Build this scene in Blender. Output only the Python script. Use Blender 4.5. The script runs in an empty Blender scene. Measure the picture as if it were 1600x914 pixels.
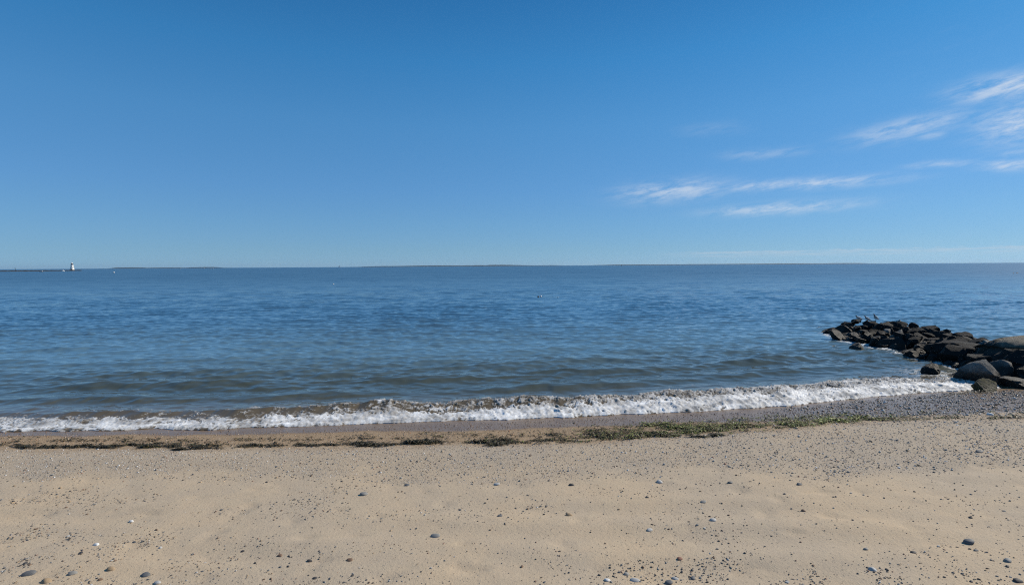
import bpy, bmesh, math, random
import numpy as np
from mathutils import Vector, Matrix

# ------------------------------------------------------------------ camera
scene = bpy.context.scene
COL = scene.collection
R = math.radians
CAM_H = 3.4
PITCH, ROLL = R(2.97), R(0.37)
cam_data = bpy.data.cameras.new('camera')
cam_data.sensor_width = 36.0
cam_data.lens = 18.0
cam_data.clip_start = 0.1
cam_data.clip_end = 60000
cam = bpy.data.objects.new('camera', cam_data)
COL.objects.link(cam)
cam.location = (0, 0, CAM_H)
CAM_M = Matrix.Rotation(math.pi / 2 - PITCH, 3, 'X') @ Matrix.Rotation(-ROLL, 3, 'Z')
cam.rotation_euler = CAM_M.to_euler()
scene.camera = cam

# ------------------------------------------------------------------ world, sun, exposure
SUN_AZ, SUN_EL = R(69), R(35)          # azimuth from +Y towards +X
world = bpy.data.worlds.new('World')
scene.world = world
world.use_nodes = True
sun_data = bpy.data.lights.new('sun', 'SUN')
sun_data.energy = 5.0
sun_data.angle = R(0.53)
sun_data.color = (1.0, 0.92, 0.79)
sun = bpy.data.objects.new('sun', sun_data)
COL.objects.link(sun)
sun_vec = Vector((math.cos(SUN_EL) * math.sin(SUN_AZ), math.cos(SUN_EL) * math.cos(SUN_AZ), math.sin(SUN_EL)))
sun.rotation_euler = sun_vec.to_track_quat('Z', 'Y').to_euler()
sun.location = sun_vec * 50
scene.view_settings.view_transform = 'Standard'
scene.view_settings.look = 'None'
scene.view_settings.gamma = 1.0
scene.view_settings.use_curve_mapping = False
scene.view_settings.exposure = 0.0
scene.cycles.use_denoising = False
scene.cycles.filter_width = 1.15
scene.cycles.sample_clamp_direct = 5.0
scene.cycles.max_bounces = 8
scene.cycles.sample_clamp_indirect = 6.0


def ray(px, py):
    """direction of a photograph pixel (1600 x 914)"""
    d = CAM_M @ Vector(((px - 800) / 800, -(py - 457) / 800, -1.0))
    return d


def at(px, py, z=0.0):
    """ground point under a photograph pixel at height z"""
    d = ray(px, py)
    k = (z - CAM_H) / d.z
    return Vector((d.x * k, d.y * k, z))


def at_depth(px, py, y):
    d = ray(px, py)
    k = y / d.y
    return Vector((d.x * k, y, CAM_H + d.z * k))


# ---- node helpers
class NT:
    def __init__(self, tree):
        self.t = tree
        self.n = tree.nodes
        self.l = tree.links

    def new(self, typ, **kw):
        nd = self.n.new(typ)
        for k, v in kw.items():
            setattr(nd, k, v)
        return nd

    def put(self, sock, v):
        if hasattr(v, 'is_output'):
            self.l.new(v, sock)
        else:
            sock.default_value = v

    def math(self, op, a, b=None, c=None, clamp=False):
        nd = self.new('ShaderNodeMath', operation=op)
        nd.use_clamp = clamp
        for i, v in enumerate((a, b, c)):
            if v is not None:
                self.put(nd.inputs[i], v)
        return nd.outputs[0]

    def vmath(self, op, a, b=None, scale=None):
        nd = self.new('ShaderNodeVectorMath', operation=op)
        self.put(nd.inputs[0], a)
        if b is not None:
            self.put(nd.inputs[1], b)
        if scale is not None:
            self.put(nd.inputs[3], scale)
        return nd.outputs[0]

    def rng(self, v, a, b, c=0.0, d=1.0, smooth=True):
        nd = self.new('ShaderNodeMapRange')
        nd.interpolation_type = 'SMOOTHSTEP' if smooth else 'LINEAR'
        self.put(nd.inputs[0], v)
        for i, q in enumerate((a, b, c, d)):
            self.put(nd.inputs[1 + i], q)
        return nd.outputs[0]

    def mix(self, f, a, b, blend='MIX'):
        nd = self.new('ShaderNodeMix', data_type='RGBA')
        nd.blend_type = blend
        self.put(nd.inputs[0], f)
        self.put(nd.inputs[6], a)
        self.put(nd.inputs[7], b)
        return nd.outputs[2]

    def noise(self, vec, scale, detail=4, rough=0.55, dist=0.0, color=False):
        nd = self.new('ShaderNodeTexNoise')
        if vec is not None:
            self.l.new(vec, nd.inputs['Vector'])
        nd.inputs['Scale'].default_value = scale
        nd.inputs['Detail'].default_value = detail
        nd.inputs['Roughness'].default_value = rough
        nd.inputs['Distortion'].default_value = dist
        return nd.outputs['Color' if color else 'Fac']

    def comb(self, x, y, z):
        nd = self.new('ShaderNodeCombineXYZ')
        for i, v in enumerate((x, y, z)):
            self.put(nd.inputs[i], v)
        return nd.outputs[0]

    def attr(self, name, out='Fac'):
        nd = self.new('ShaderNodeAttribute', attribute_name=name)
        return nd.outputs[out]

    def bump(self, h, strength, dist, normal=None):
        nd = self.new('ShaderNodeBump')
        self.put(nd.inputs['Strength'], strength)
        self.put(nd.inputs['Distance'], dist)
        self.put(nd.inputs['Height'], h)
        if normal is not None:
            self.l.new(normal, nd.inputs['Normal'])
        return nd.outputs[0]


def rgb(r, g, b):
    return (r, g, b, 1.0)


def material(name):
    m = bpy.data.materials.new(name)
    m.use_nodes = True
    m.node_tree.nodes.clear()
    t = NT(m.node_tree)
    out = t.new('ShaderNodeOutputMaterial')
    return m, t, out


def principled(t, out, color=None, rough=0.6, normal=None, ior=None, metallic=None, spec=None):
    p = t.new('ShaderNodeBsdfPrincipled')
    if color is not None:
        t.put(p.inputs['Base Color'], color)
    t.put(p.inputs['Roughness'], rough)
    if normal is not None:
        t.put(p.inputs['Normal'], normal)
    if ior is not None:
        p.inputs['IOR'].default_value = ior
    if metallic is not None:
        p.inputs['Metallic'].default_value = metallic
    if spec is not None:
        t.put(p.inputs['Specular IOR Level'], spec)
    if out is not None:
        t.l.new(p.outputs[0], out.inputs[0])
    return p


# ---- sky with thin cirrus
def build_world():
    nt = world.node_tree
    nt.nodes.clear()
    t = NT(nt)
    out = t.new('ShaderNodeOutputWorld')
    bg = t.new('ShaderNodeBackground')
    bg.inputs['Strength'].default_value = 0.10
    sky = t.new('ShaderNodeTexSky', sky_type='NISHITA')
    sky.sun_disc = False
    sky.sun_elevation = SUN_EL
    sky.sun_rotation = SUN_AZ
    sky.altitude = 0
    sky.air_density = 0.5
    sky.dust_density = 0.15
    sky.ozone_density = 4.0
    tc = t.new('ShaderNodeTexCoord')
    sep = t.new('ShaderNodeSeparateXYZ')
    nt.links.new(tc.outputs['Generated'], sep.inputs[0])
    az = t.math('ARCTAN2', sep.outputs[0], sep.outputs[1])
    el = t.math('ARCSINE', sep.outputs[2])

    # clear autumn air: the same tint all the way round, deeper blue with height
    ramp = t.new('ShaderNodeValToRGB')
    els = (0.0, 1.8, 4.6, 8.1, 14.8, 21.1, 27.0, 60.0)
    cols = ((1.17, 1.80, 2.33), (1.13, 1.80, 2.25), (1.06, 1.90, 2.50), (0.96, 1.95, 2.78), (0.80, 2.04, 3.00), (0.50, 1.88, 3.00),
            (0.34, 1.54, 2.66), (0.36, 1.35, 2.30))
    cr = ramp.color_ramp
    while len(cr.elements) < len(els):
        cr.elements.new(0.5)
    for i, (e, c) in enumerate(zip(els, cols)):
        cr.elements[i].position = e / 60.0
        cr.elements[i].color = (c[0] / 3, c[1] / 3, min(1.0, c[2] / 3 * 1.0), 1)
    t.l.new(t.math('DIVIDE', el, R(60)), ramp.inputs[0])
    gam = t.new('ShaderNodeGamma')
    gam.inputs[1].default_value = 0.5
    t.l.new(sky.outputs[0], gam.inputs[0])
    graded = t.vmath('SCALE', t.vmath('MULTIPLY', gam.outputs[0], ramp.outputs[0]), scale=3.0)

    tilt = R(8)
    u = t.math('ADD', t.math('MULTIPLY', az, math.cos(tilt)), t.math('MULTIPLY', el, math.sin(tilt)))
    v = t.math('SUBTRACT', t.math('MULTIPLY', el, math.cos(tilt)), t.math('MULTIPLY', az, math.sin(tilt)))
    vec = t.comb(t.math('MULTIPLY', u, 5.0), t.math('MULTIPLY', v, 55.0), 0.0)
    fibre = t.noise(vec, 1.1, 10, 0.66, 0.3)
    vec2 = t.comb(t.math('MULTIPLY', u, 19.0), t.math('MULTIPLY', v, 62.0), 3.7)
    patch = t.noise(vec2, 1.3, 11, 0.68, 0.25)
    tex = t.math('ADD', t.math('MULTIPLY', fibre, 0.40), t.math('MULTIPLY', patch, 0.60))

    def streak(px0, py0, px1, py1, wpx, amp):
        """soft patch of cirrus whose long axis runs between two directions"""
        a, b = ray(px0, py0).normalized(), ray(px1, py1).normalized()
        A0, E0 = math.atan2(a.x, a.y), math.asin(a.z)
        A1, E1 = math.atan2(b.x, b.y), math.asin(b.z)
        ca, ce = (A0 + A1) / 2, (E0 + E1) / 2
        L = max(math.hypot(A1 - A0, E1 - E0) / 2, 1e-3)
        th = math.atan2(E1 - E0, A1 - A0)
        W = wpx / 800 * math.cos(ca)
        da, de = t.math('SUBTRACT', az, ca), t.math('SUBTRACT', el, ce)
        du = t.math('ADD', t.math('MULTIPLY', da, math.cos(th) / L), t.math('MULTIPLY', de, math.sin(th) / L))
        dv = t.math('ADD', t.math('MULTIPLY', da, -math.sin(th) / W), t.math('MULTIPLY', de, math.cos(th) / W))
        r2 = t.math('ADD', t.math('POWER', t.math('ABSOLUTE', du), 2.6), t.math('MULTIPLY', dv, dv))
        return t.math('MULTIPLY', t.math('EXPONENT', t.math('MULTIPLY', r2, -1.1)), amp)

    streaks = [(970, 304, 1135, 292, 15, 1.0), (1120, 294, 1395, 279, 8, 1.0), (1110, 332, 1345, 317, 9, 0.95),
               (1330, 218, 1520, 178, 15, 0.8), (1490, 150, 1700, 112, 18, 1.3), (1525, 204, 1700, 172, 30, 1.3),
               (1525, 260, 1700, 254, 8, 1.15), (1560, 241, 1700, 234, 6, 0.8), (1420, 260, 1530, 253, 6, 0.6),
               (1130, 244, 1265, 236, 8, 0.36), (1060, 204, 1170, 198, 10, 0.16), (1430, 214, 1480, 208, 7, 0.5),
               (1750, 300, 2300, 180, 30, 0.9), (1750, 120, 2500, -80, 50, 0.8)]
    acc = None
    for s in streaks:
        m = streak(*s)
        acc = m if acc is None else t.math('MAXIMUM', acc, m)
    dens = t.math('MULTIPLY', acc, t.rng(tex, 0.36, 0.62))
    dens = t.math('ADD', dens, t.math('MULTIPLY', t.rng(tex, 0.5, 0.72), t.math('MULTIPLY', t.rng(az, 0.35, 0.9), 0.05)))
    # low bank of far stratus just over the horizon on the right
    bank_top = t.math('ADD', 0.0235, t.math('MULTIPLY', t.math('SUBTRACT', t.noise(t.comb(t.math('MULTIPLY', az, 40.0), 0.0, 0.0), 1.0, 5, 0.6), 0.5), 0.012))
    edge = t.rng(t.math('SUBTRACT', el, bank_top), -0.0015, 0.001, 1.0, 0.0)
    body = t.rng(el, 0.006, 0.022)
    bank = t.math('MULTIPLY', t.math('MULTIPLY', edge, body), t.math('MULTIPLY', t.rng(az, 0.25, 0.40), 0.40))
    streaky = t.noise(t.comb(t.math('MULTIPLY', az, 16.0), t.math('MULTIPLY', el, 300.0), 9.0), 1.0, 5, 0.6)
    bank = t.math('MULTIPLY', bank, t.rng(streaky, 0.35, 0.62, 0.15, 1.0))
    c1 = t.mix(t.math('MULTIPLY', dens, 0.55), graded, rgb(7.6, 8.0, 8.5))
    c2 = t.mix(bank, c1, rgb(5.6, 6.2, 6.9))
    nt.links.new(c2, bg.inputs['Color'])
    nt.links.new(bg.outputs[0], out.inputs[0])


build_world()


# ------------------------------------------------------------------ numpy helpers
def _hash(ix, iy, seed):
    h = (ix.astype(np.int64) * 374761393 + iy.astype(np.int64) * 668265263 + seed * 1274126177) & 0xFFFFFFFF
    h = ((h ^ (h >> 13)) * 1274126177) & 0xFFFFFFFF
    h = ((h ^ (h >> 16)) * 2246822519) & 0xFFFFFFFF
    return (h ^ (h >> 15)) & 0xFFFFFFFF


def gnoise(x, y, seed=0):
    x = np.asarray(x, float)
    y = np.asarray(y, float)
    x0 = np.floor(x)
    y0 = np.floor(y)
    fx, fy = x - x0, y - y0
    u = fx * fx * fx * (fx * (fx * 6 - 15) + 10)
    w = fy * fy * fy * (fy * (fy * 6 - 15) + 10)
    res = 0
    for i in (0, 1):
        for j in (0, 1):
            a = _hash(x0 + i, y0 + j, seed) * (2 * math.pi / 4294967296.0)
            g = np.cos(a) * (fx - i) + np.sin(a) * (fy - j)
            res = res + g * (u if i else 1 - u) * (w if j else 1 - w)
    return res * 1.5


def fbm(x, y, seed=0, octv=4, gain=0.5, lac=2.03):
    a, s, r = 1.0, 0.0, 0
    for k in range(octv):
        r = r + a * gnoise(x, y, seed + k * 17)
        s += a
        a *= gain
        x, y = x * lac, y * lac
    return r / s


def sstep(a, b, x):
    q = np.clip((x - a) / (b - a), 0, 1)
    return q * q * (3 - 2 * q)


def link_mesh(name, verts, faces, mat, parent=None, smooth=True, attrs=None):
    me = bpy.data.meshes.new(name)
    verts = np.asarray(verts, np.float32)
    if isinstance(faces, np.ndarray):
        nf, k = faces.shape
        me.vertices.add(len(verts))
        me.vertices.foreach_set('co', verts.ravel())
        me.loops.add(nf * k)
        me.polygons.add(nf)
        me.loops.foreach_set('vertex_index', faces.astype(np.int32).ravel())
        me.polygons.foreach_set('loop_start', np.arange(0, nf * k, k, dtype=np.int32))
    else:
        me.from_pydata(verts.tolist(), [], faces)
    me.update(calc_edges=True)
    me.validate()
    me.polygons.foreach_set('use_smooth', np.full(len(me.polygons), smooth))
    for an, av in (attrs or {}).items():
        av = np.asarray(av, np.float32)
        if av.ndim == 1:
            at_ = me.attributes.new(an, 'FLOAT', 'POINT')
            at_.data.foreach_set('value', av)
        else:
            at_ = me.attributes.new(an, 'FLOAT_COLOR', 'POINT')
            at_.data.foreach_set('color', np.concatenate([av, np.ones((len(av), 1), np.float32)], 1).ravel())
    if mat is not None:
        me.materials.append(mat)
    o = bpy.data.objects.new(name, me)
    COL.objects.link(o)
    if parent is not None:
        o.parent = parent
    return o


def grid_faces(nr, nc):
    i = np.arange(nr - 1)[:, None] * nc + np.arange(nc - 1)[None, :]
    i = i.ravel()
    return np.stack([i, i + 1, i + nc + 1, i + nc], 1)


def tag(o, label=None, cat=None, group=None, kind=None):
    if label:
        o['label'] = label
    if cat:
        o['category'] = cat
    if group:
        o['group'] = group
    if kind:
        o['kind'] = kind
    return o


def empty(name, loc, rz=0.0):
    e = bpy.data.objects.new(name, None)
    e.empty_display_size = 0.2
    COL.objects.link(e)
    e.location = loc
    e.rotation_euler = (0, 0, rz)
    return e


# ------------------------------------------------------------------ shore geometry (world metres)
def curve(pts, z):
    p = [at(a, b, z) for a, b in pts]
    xs = np.array([q.x for q in p])
    ys = np.array([q.y for q in p])
    o = np.argsort(xs)
    return xs[o], ys[o]


def smooth_interp(x, xs, ys, left_slope, right_slope):
    x = np.asarray(x, float)
    acc = 0
    offs = (-0.6, -0.3, 0, 0.3, 0.6)
    for d in offs:
        q = x + d
        y = np.interp(q, xs, ys)
        y = np.where(q < xs[0], ys[0] + (q - xs[0]) * left_slope, y)
        y = np.where(q > xs[-1], ys[-1] + (q - xs[-1]) * right_slope, y)
        acc = acc + y
    return acc / len(offs)


TOE = curve([(0, 671), (100, 670), (200, 669), (300, 668.5), (400, 666), (500, 664), (600, 660), (700, 656), (800, 653),
             (900, 648), (1000, 645), (1100, 641), (1200, 634), (1300, 625), (1400, 614), (1500, 609), (1540, 606)], 0.03)
WRACK = curve([(0, 699), (400, 697), (800, 693), (900, 690), (1000, 681), (1100, 676), (1200, 671), (1300, 661),
               (1400, 657), (1500, 657), (1600, 659)], 0.13)


def shore(x):
    return smooth_interp(x, TOE[0], TOE[1], 0.02, 0.05)


def wrack_y(x):
    return smooth_interp(x, WRACK[0], WRACK[1], 0.02, 0.0)


def beach_z(x, y, detail=True):
    v = shore(x) - y
    z = np.where(v > 0, 0.085 * np.minimum(v, 1.7) + 0.042 * np.clip(v - 1.7, 0, 60),
                 np.maximum(0.085 * v, -0.5 + 0.03 * np.maximum(v + 6, -90)))
    z = z + 0.03 * sstep(60, 200, v) * np.clip(v - 60, 0, 400)
    if detail:
        s = wrack_y(x) - y
        land = sstep(-0.6, 0.6, v)
        z = z + land * (0.028 * fbm(x * 0.35, y * 0.55, 5, 3) + 0.010 * fbm(x * 1.9, y * 2.6, 8, 3))
        # a low crest where the last tide piled the shingle, then a faint dip
        z = z + land * 0.03 * np.exp(-((s - 0.75) / 0.5) ** 2)
        # shallow trodden hollows in the dry sand
        tr = fbm(x * 2.7 + 11, y * 2.7, 21, 2)
        z = z - land * 0.02 * sstep(0.28, 0.6, tr) * sstep(1.0, 2.6, s)
        # long smooth drag marks that run along the beach
        wob = y + 0.25 * np.sin(x * 0.33 + 0.6) + 0.05 * x
        z = z + land * 0.014 * sstep(1.8, 3.0, s) * np.sin(wob * 8.3 + 1.3 * gnoise(x * 0.2, y * 0.2, 4)) * sstep(-0.1, 0.3, gnoise(x * 0.25, y * 0.6, 33))
    return z


def wet_reach(x):
    return np.interp(x, [-30, -10, -6, -3, -1, 2, 4, 7, 10, 13], [0.5, 0.5, 0.52, 0.6, 0.95, 0.95, 1.05, 1.7, 2.3, 2.6])


# ------------------------------------------------------------------ beach
def build_beach():
    m, t, out = material('sand')
    geo = t.new('ShaderNodeNewGeometry')
    pos = geo.outputs['Position']
    wet, damp, shing = t.attr('wet'), t.attr('damp'), t.attr('shingle')
    big = t.noise(pos, 0.55, 5, 0.6)
    mid = t.noise(pos, 6.0, 5, 0.65)
    fine = t.noise(pos, 90.0, 3, 0.7)
    grain = t.noise(pos, 260.0, 2, 0.6)
    c = t.mix(t.rng(big, 0.35, 0.65), rgb(0.495, 0.380, 0.255), rgb(0.435, 0.350, 0.255))
    c = t.mix(t.math('MULTIPLY', t.rng(mid, 0.4, 0.7), 0.35), c, rgb(0.48, 0.39, 0.27))
    c = t.mix(t.math('MULTIPLY', t.rng(fine, 0.5, 0.75), 0.32), c, rgb(0.22, 0.175, 0.12))
    c = t.mix(t.math('MULTIPLY', t.rng(grain, 0.55, 0.75), 0.35), c, rgb(0.50, 0.44, 0.35))
    c = t.mix(t.math('MULTIPLY', shing, 0.35), c, rgb(0.30, 0.26, 0.215))
    c = t.mix(t.math('MULTIPLY', damp, 0.75), c, rgb(0.27, 0.175, 0.09))
    # scattered grit, dark and pale
    vo = t.new('ShaderNodeTexVoronoi')
    vo.inputs['Scale'].default_value = 62
    t.l.new(pos, vo.inputs['Vector'])
    spk = t.rng(vo.outputs['Distance'], 0.22, 0.46, 1.0, 0.0)
    sepc = t.new('ShaderNodeSeparateColor')
    t.l.new(vo.outputs['Color'], sepc.inputs[0])
    cut = t.rng(shing, 0.05, 0.6, 0.88, 0.12)
    pick = t.rng(t.math('SUBTRACT', sepc.outputs[0], cut), 0.0, 0.05)
    gritc = t.mix(t.rng(sepc.outputs[1], 0.25, 0.9, smooth=False), rgb(0.11, 0.10, 0.09), rgb(0.46, 0.40, 0.33))
    c = t.mix(t.math('MULTIPLY', t.math('MULTIPLY', spk, pick), 0.75), c, gritc)
    wetc = t.mix(1.0, c, rgb(0.62, 0.57, 0.52), 'MULTIPLY')
    c = t.mix(wet, c, wetc)
    h = t.math('ADD', t.math('MULTIPLY', fine, 0.5), t.math('ADD', t.math('MULTIPLY', grain, 0.25), t.math('MULTIPLY', t.math('MULTIPLY', spk, pick), 0.4)))
    h = t.math('ADD', h, t.math('ADD', t.math('MULTIPLY', mid, 1.0), t.math('MULTIPLY', t.noise(pos, 26.0, 3, 0.6), 0.9)))
    bst = t.rng(wet, 0, 1, 0.55, 0.3)
    n = t.bump(h, bst, 0.012)
    rough = t.rng(wet, 0.2, 1.0, 0.92, 0.26)
    principled(t, out, c, rough, n, spec=t.rng(wet, 0, 1, 0.25, 0.5))
    # rows in y, columns in x, finer where the photograph looks
    ys = np.concatenate([np.array([-400, -200, -100, -50, -25, -12, -6, -3, -1, 1]), np.linspace(2.2, 15.5, 340),
                         np.array([16, 17, 18, 20, 23, 28, 36, 50, 80, 150])])
    xs = np.concatenate([np.array([-600, -300, -150, -80, -50, -35, -25, -20]), np.linspace(-16.5, 18.5, 440),
                         np.array([21, 25, 35, 50, 80, 150, 300, 600])])
    X, Y = np.meshgrid(xs, ys)
    Z = beach_z(X, Y)
    v = shore(X) - Y
    s = wrack_y(X) - Y
    wet_a = sstep(0.18, -0.12, v - wet_reach(X) - 0.16 * fbm(X * 1.1, Y * 1.1, 40, 3))
    damp_a = sstep(0.55, -0.1, s + 0.25 * fbm(X * 1.4, Y * 2, 41, 3)) * (1 - 0.6 * sstep(5, 9, X))
    shing_a = shingle_density(X, Y)
    o = link_mesh('beach', np.stack([X, Y, Z], -1).reshape(-1, 3), grid_faces(len(ys), len(xs)), m,
                  attrs={'wet': wet_a.ravel(), 'damp': damp_a.ravel(), 'shingle': shing_a.ravel()})
    tag(o, kind='structure')


def shingle_density(x, y):
    """0..1 cover of small pebbles on the beach"""
    x = np.asarray(x, float)
    s = wrack_y(x) - y
    v = shore(x) - y
    bw = np.interp(x, [-12, -4, 0, 3, 6, 11], [1.4, 1.5, 1.7, 2.0, 2.7, 3.2])
    pat = fbm(x * 0.9, y * 1.3, 60, 3)
    band = sstep(0.02, 0.25, s) * sstep(0.35, -0.45, s - bw - 0.6 * pat)
    band = band * (0.75 + 0.25 * np.clip(pat * 2, -1, 1)) * np.interp(x, [-12, -6, 0], [1.0, 1.0, 1.0])
    strand = 0.5 * sstep(0.05, 0.5, v) * sstep(0.25, 0.0, s)
    wetp = sstep(3.0, 7.0, x) * sstep(0.15, 0.6, v + 0.3 * pat) * sstep(0.3, 0.0, s) * (0.75 + 0.5 * pat)
    out = np.maximum(np.maximum(band, strand), wetp)
    return np.clip(out, 0, 1) * sstep(0.0, 0.12, v)


def sparse_density(x, y):
    """scattered stones on the dry sand, in long streaks and a few clusters"""
    s = wrack_y(x) - y
    streak = sstep(-0.05, 0.5, fbm(x * 0.5 + y * 0.25, y * 1.6 - x * 0.30, 71, 3))
    left = np.interp(x, [-9, -3, 0, 5], [1.0, 0.8, 0.35, 0.3])
    d = 0.06 + 0.75 * streak * left
    near = np.interp(x, [-6, -4.6, -3.2, -1.5, 0.2, 1.2, 2.2, 4, 6], [1.0, 0.8, 0.15, 0.1, 0.35, 0.7, 1.2, 1.8, 1.5])
    d = d + near * sstep(-0.15, 0.3, fbm(x * 1.6, y * 1.9, 77, 2)) * sstep(5.6, 5.2, y + 0.12 * x)
    return d * sstep(0.5, 1.6, s)


build_beach()

# ------------------------------------------------------------------ sea
rngw = np.random.default_rng(7)
WAVES = []
for k in range(64):
    lam = 0.26 * (3.6 / 0.26) ** (k / 63)
    spread = R(42) if lam < 0.9 else R(20)
    th = R(-90 + 8) + rngw.normal(0, spread)      # crests roughly parallel to the shore
    slope = 0.047 if lam < 0.9 else (0.028 if lam < 1.6 else 0.012)
    WAVES.append((lam, math.cos(th), math.sin(th), rngw.uniform(0, 6.283), slope * lam / 6.283 * rngw.uniform(0.6, 1.3)))


def hb(x):
    return np.interp(x, [-30, -12, -8, -4, -1, 2, 6, 10, 13, 16], [0.08, 0.08, 0.12, 0.19, 0.23, 0.23, 0.21, 0.16, 0.08, 0.04])


def tcrest(x):
    return np.interp(x, [-30, -12, -6, -1, 2, 6, 10, 13], [1.1, 1.1, 1.05, 0.95, 0.85, 1.0, 1.05, 0.7]) + 0.10 * gnoise(x * 0.7, x * 0 + 3.3, 90) + 0.05 * gnoise(x * 2.3, x * 0 + 7.3, 91)


def toe_y(x):
    return shore(x) + 0.15 * gnoise(x * 0.55, x * 0 + 1.7, 80) + 0.11 * gnoise(x * 1.5, x * 0 + 2.7, 81) + 0.03 * gnoise(x * 5.5, x * 0 + 5.7, 82) + 0.012 * gnoise(x * 14, x * 0 + 5.7, 83)


def sea_surface(x, y, t, dt):
    """height, foam cover and body-colour depth of the water; t is metres out from the swash edge"""
    eta = np.zeros_like(x)
    shoal = 0.22 + 0.78 * sstep(0.8, 7.0, t)
    patch = 1.0 + 0.45 * fbm(x * 0.09, y * 0.13, 100, 3) * 1.6
    for lam, cx, cy, ph, a in WAVES:
        keep = sstep(2.0, 3.4, lam / dt)
        w = np.sin((x * cx + y * cy) * 6.2832 / lam + ph + 1.2 * gnoise(x / lam * 0.13, y / lam * 0.13, int(lam * 100)))
        eta += a * keep * (w + 0.38 * (w * w - 0.5))
    eta *= shoal * np.clip(patch, 0.5, 1.7)
    # low swell lines that steepen before the shore
    warp = t + 0.5 * gnoise(x * 0.16, t * 0.1, 110) + 0.13 * gnoise(x * 0.8, t * 0.4, 111) - 0.035 * x
    for tc0, amp, wd, sd in ((2.9, 0.105, 0.45, 1), (4.5, 0.125, 0.55, 2), (6.4, 0.10, 0.7, 3), (9.0, 0.065, 0.95, 4), (12.3, 0.06, 1.2, 5), (16.5, 0.06, 1.5, 6)):
        seg = sstep(-0.35, 0.45, gnoise(x * 0.17 + sd * 9.1, x * 0 + sd, 120 + sd) + 0.1)
        q = (warp - tc0) / wd
        eta += amp * seg * np.where(q < 0, np.exp(-(q / 0.72) ** 2), np.exp(-(q / 1.25) ** 2))
    # breaker
    h, tc = hb(x), tcrest(x)
    h = h * (1 + 0.40 * gnoise(x * 0.9, x * 0 + 0.4, 95) + 0.12 * gnoise(x * 4.0, x * 0 + 0.9, 96))
    q = np.clip(t / tc, 0, 1)
    kk = np.interp(x, [-12, -5, -1, 2, 6], [2.3, 1.9, 1.5, 0.95, 0.8])
    front = (q ** kk) * (1 - 0.15 * (1 - q))
    back = np.exp(-np.clip(t - tc, 0, None) ** 1.4 / 0.55)
    bw = np.where(t <= tc, front, back)
    eta_b = h * bw
    # foam: a torn white toe, lace over the brown face, broken curl along the crest
    n1 = fbm(x * 2.4, t * 3.6, 130, 4, 0.6)
    ridge = 1 - np.abs(fbm(x * 4.2 + 1.2 * n1, t * 5.0 + x * 1.6, 132, 4, 0.62)) * 3.4
    ridge2 = 1 - np.abs(fbm(x * 10.5, t * 10.0 + x * 3.0, 134, 3, 0.6)) * 3.0
    lace = 0.50 * ridge + 0.42 * ridge2 + 0.7 * n1
    cmid = np.interp(x, [-12, -7, -3, 0, 2.0, 4.5, 9], [0.10, 0.22, 0.40, 0.44, 0.48, 0.58, 0.58])
    toew = np.interp(x, [-12, -6, -1, 2, 5], [0.66, 0.48, 0.38, 0.42, 0.52]) + 0.16 * gnoise(x * 0.9, x * 0, 133)
    toec = np.interp(x, [-12, -6, 0], [0.72, 0.86, 1.02]) + 0.28 * gnoise(x * 0.8, t * 1.5, 136) - 0.25 * np.exp(-(t / 0.05) ** 2)
    cov = np.where(q < toew, toec, cmid + (toec - cmid) * np.exp(-((q - toew) / 0.15) ** 2))
    cov = np.where(t > tc, cmid * np.exp(-((t - tc) / np.interp(x, [-12, 0, 6], [0.38, 0.24, 0.30])) ** 2), cov)
    cov = cov * sstep(13.6, 12.6, x)
    foam = sstep(1.02 - 1.30 * cov, 1.36 - 1.30 * cov, lace)
    foam = np.where(t < 2.6, foam, 0) * sstep(2.3, 1.8, t)
    thinness = np.clip(0.66 + 0.55 * fbm(x * 9.0 + t * 4, t * 3.2, 150, 4, 0.7) + 0.75 * fbm(x * 1.3, t * 2.6, 152, 3), 0.18, 1.0)
    lump = np.abs(fbm(x * 4.0 + 0.9 * t, t * 4.2, 140, 4, 0.52))
    lump2 = np.abs(fbm(x * 15.0, t * 14.0, 145, 2))
    eta_f = foam * (0.075 * lump + 0.016 * lump2 + 0.010) * sstep(0.0, 0.10, t) * np.interp(x, [-12, -4, 2], [0.5, 0.8, 1.2])
    upper = np.where(t < tc, sstep(0.42, 0.85, q), 1.0)
    thinness = thinness * (1 - upper * np.interp(x, [-12, 0, 3, 8], [0.15, 0.25, 0.42, 0.38])) * np.interp(x, [-12, -5, 0], [0.85, 0.92, 1.0])
    foam = foam * np.clip(thinness * 1.08, 0, 1)
    # white water worrying at the groyne stones
    gx = np.interp(y, [13.5, 17, 20, 22.5, 25.5], [14.0, 14.45, 14.75, 14.5, 15.4])
    rim = np.exp(-((x - gx) / 0.28) ** 2) * sstep(13.5, 14.5, y) * sstep(25.8, 24.5, y)
    wash = np.exp(-(((x - 13.0) / 1.1) ** 2 + ((y - 15.6) / 0.9) ** 2))
    foam = np.maximum(foam, 0.8 * sstep(0.62, 1.0, 0.5 * ridge + 0.35 * ridge2 + 0.4 * rim + 0.28 * wash) * np.clip(rim + wash, 0, 1))
    bz = beach_z(x, y, False)
    z = eta + eta_b * (1 - 0.0) + eta_f
    thin = bz + 0.012 + 0.02 * sstep(0, 0.1, t) + eta_f
    z = np.maximum(z, thin)
    z = np.where(t <= 1e-6, bz - 0.03, z)
    return z, foam


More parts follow.
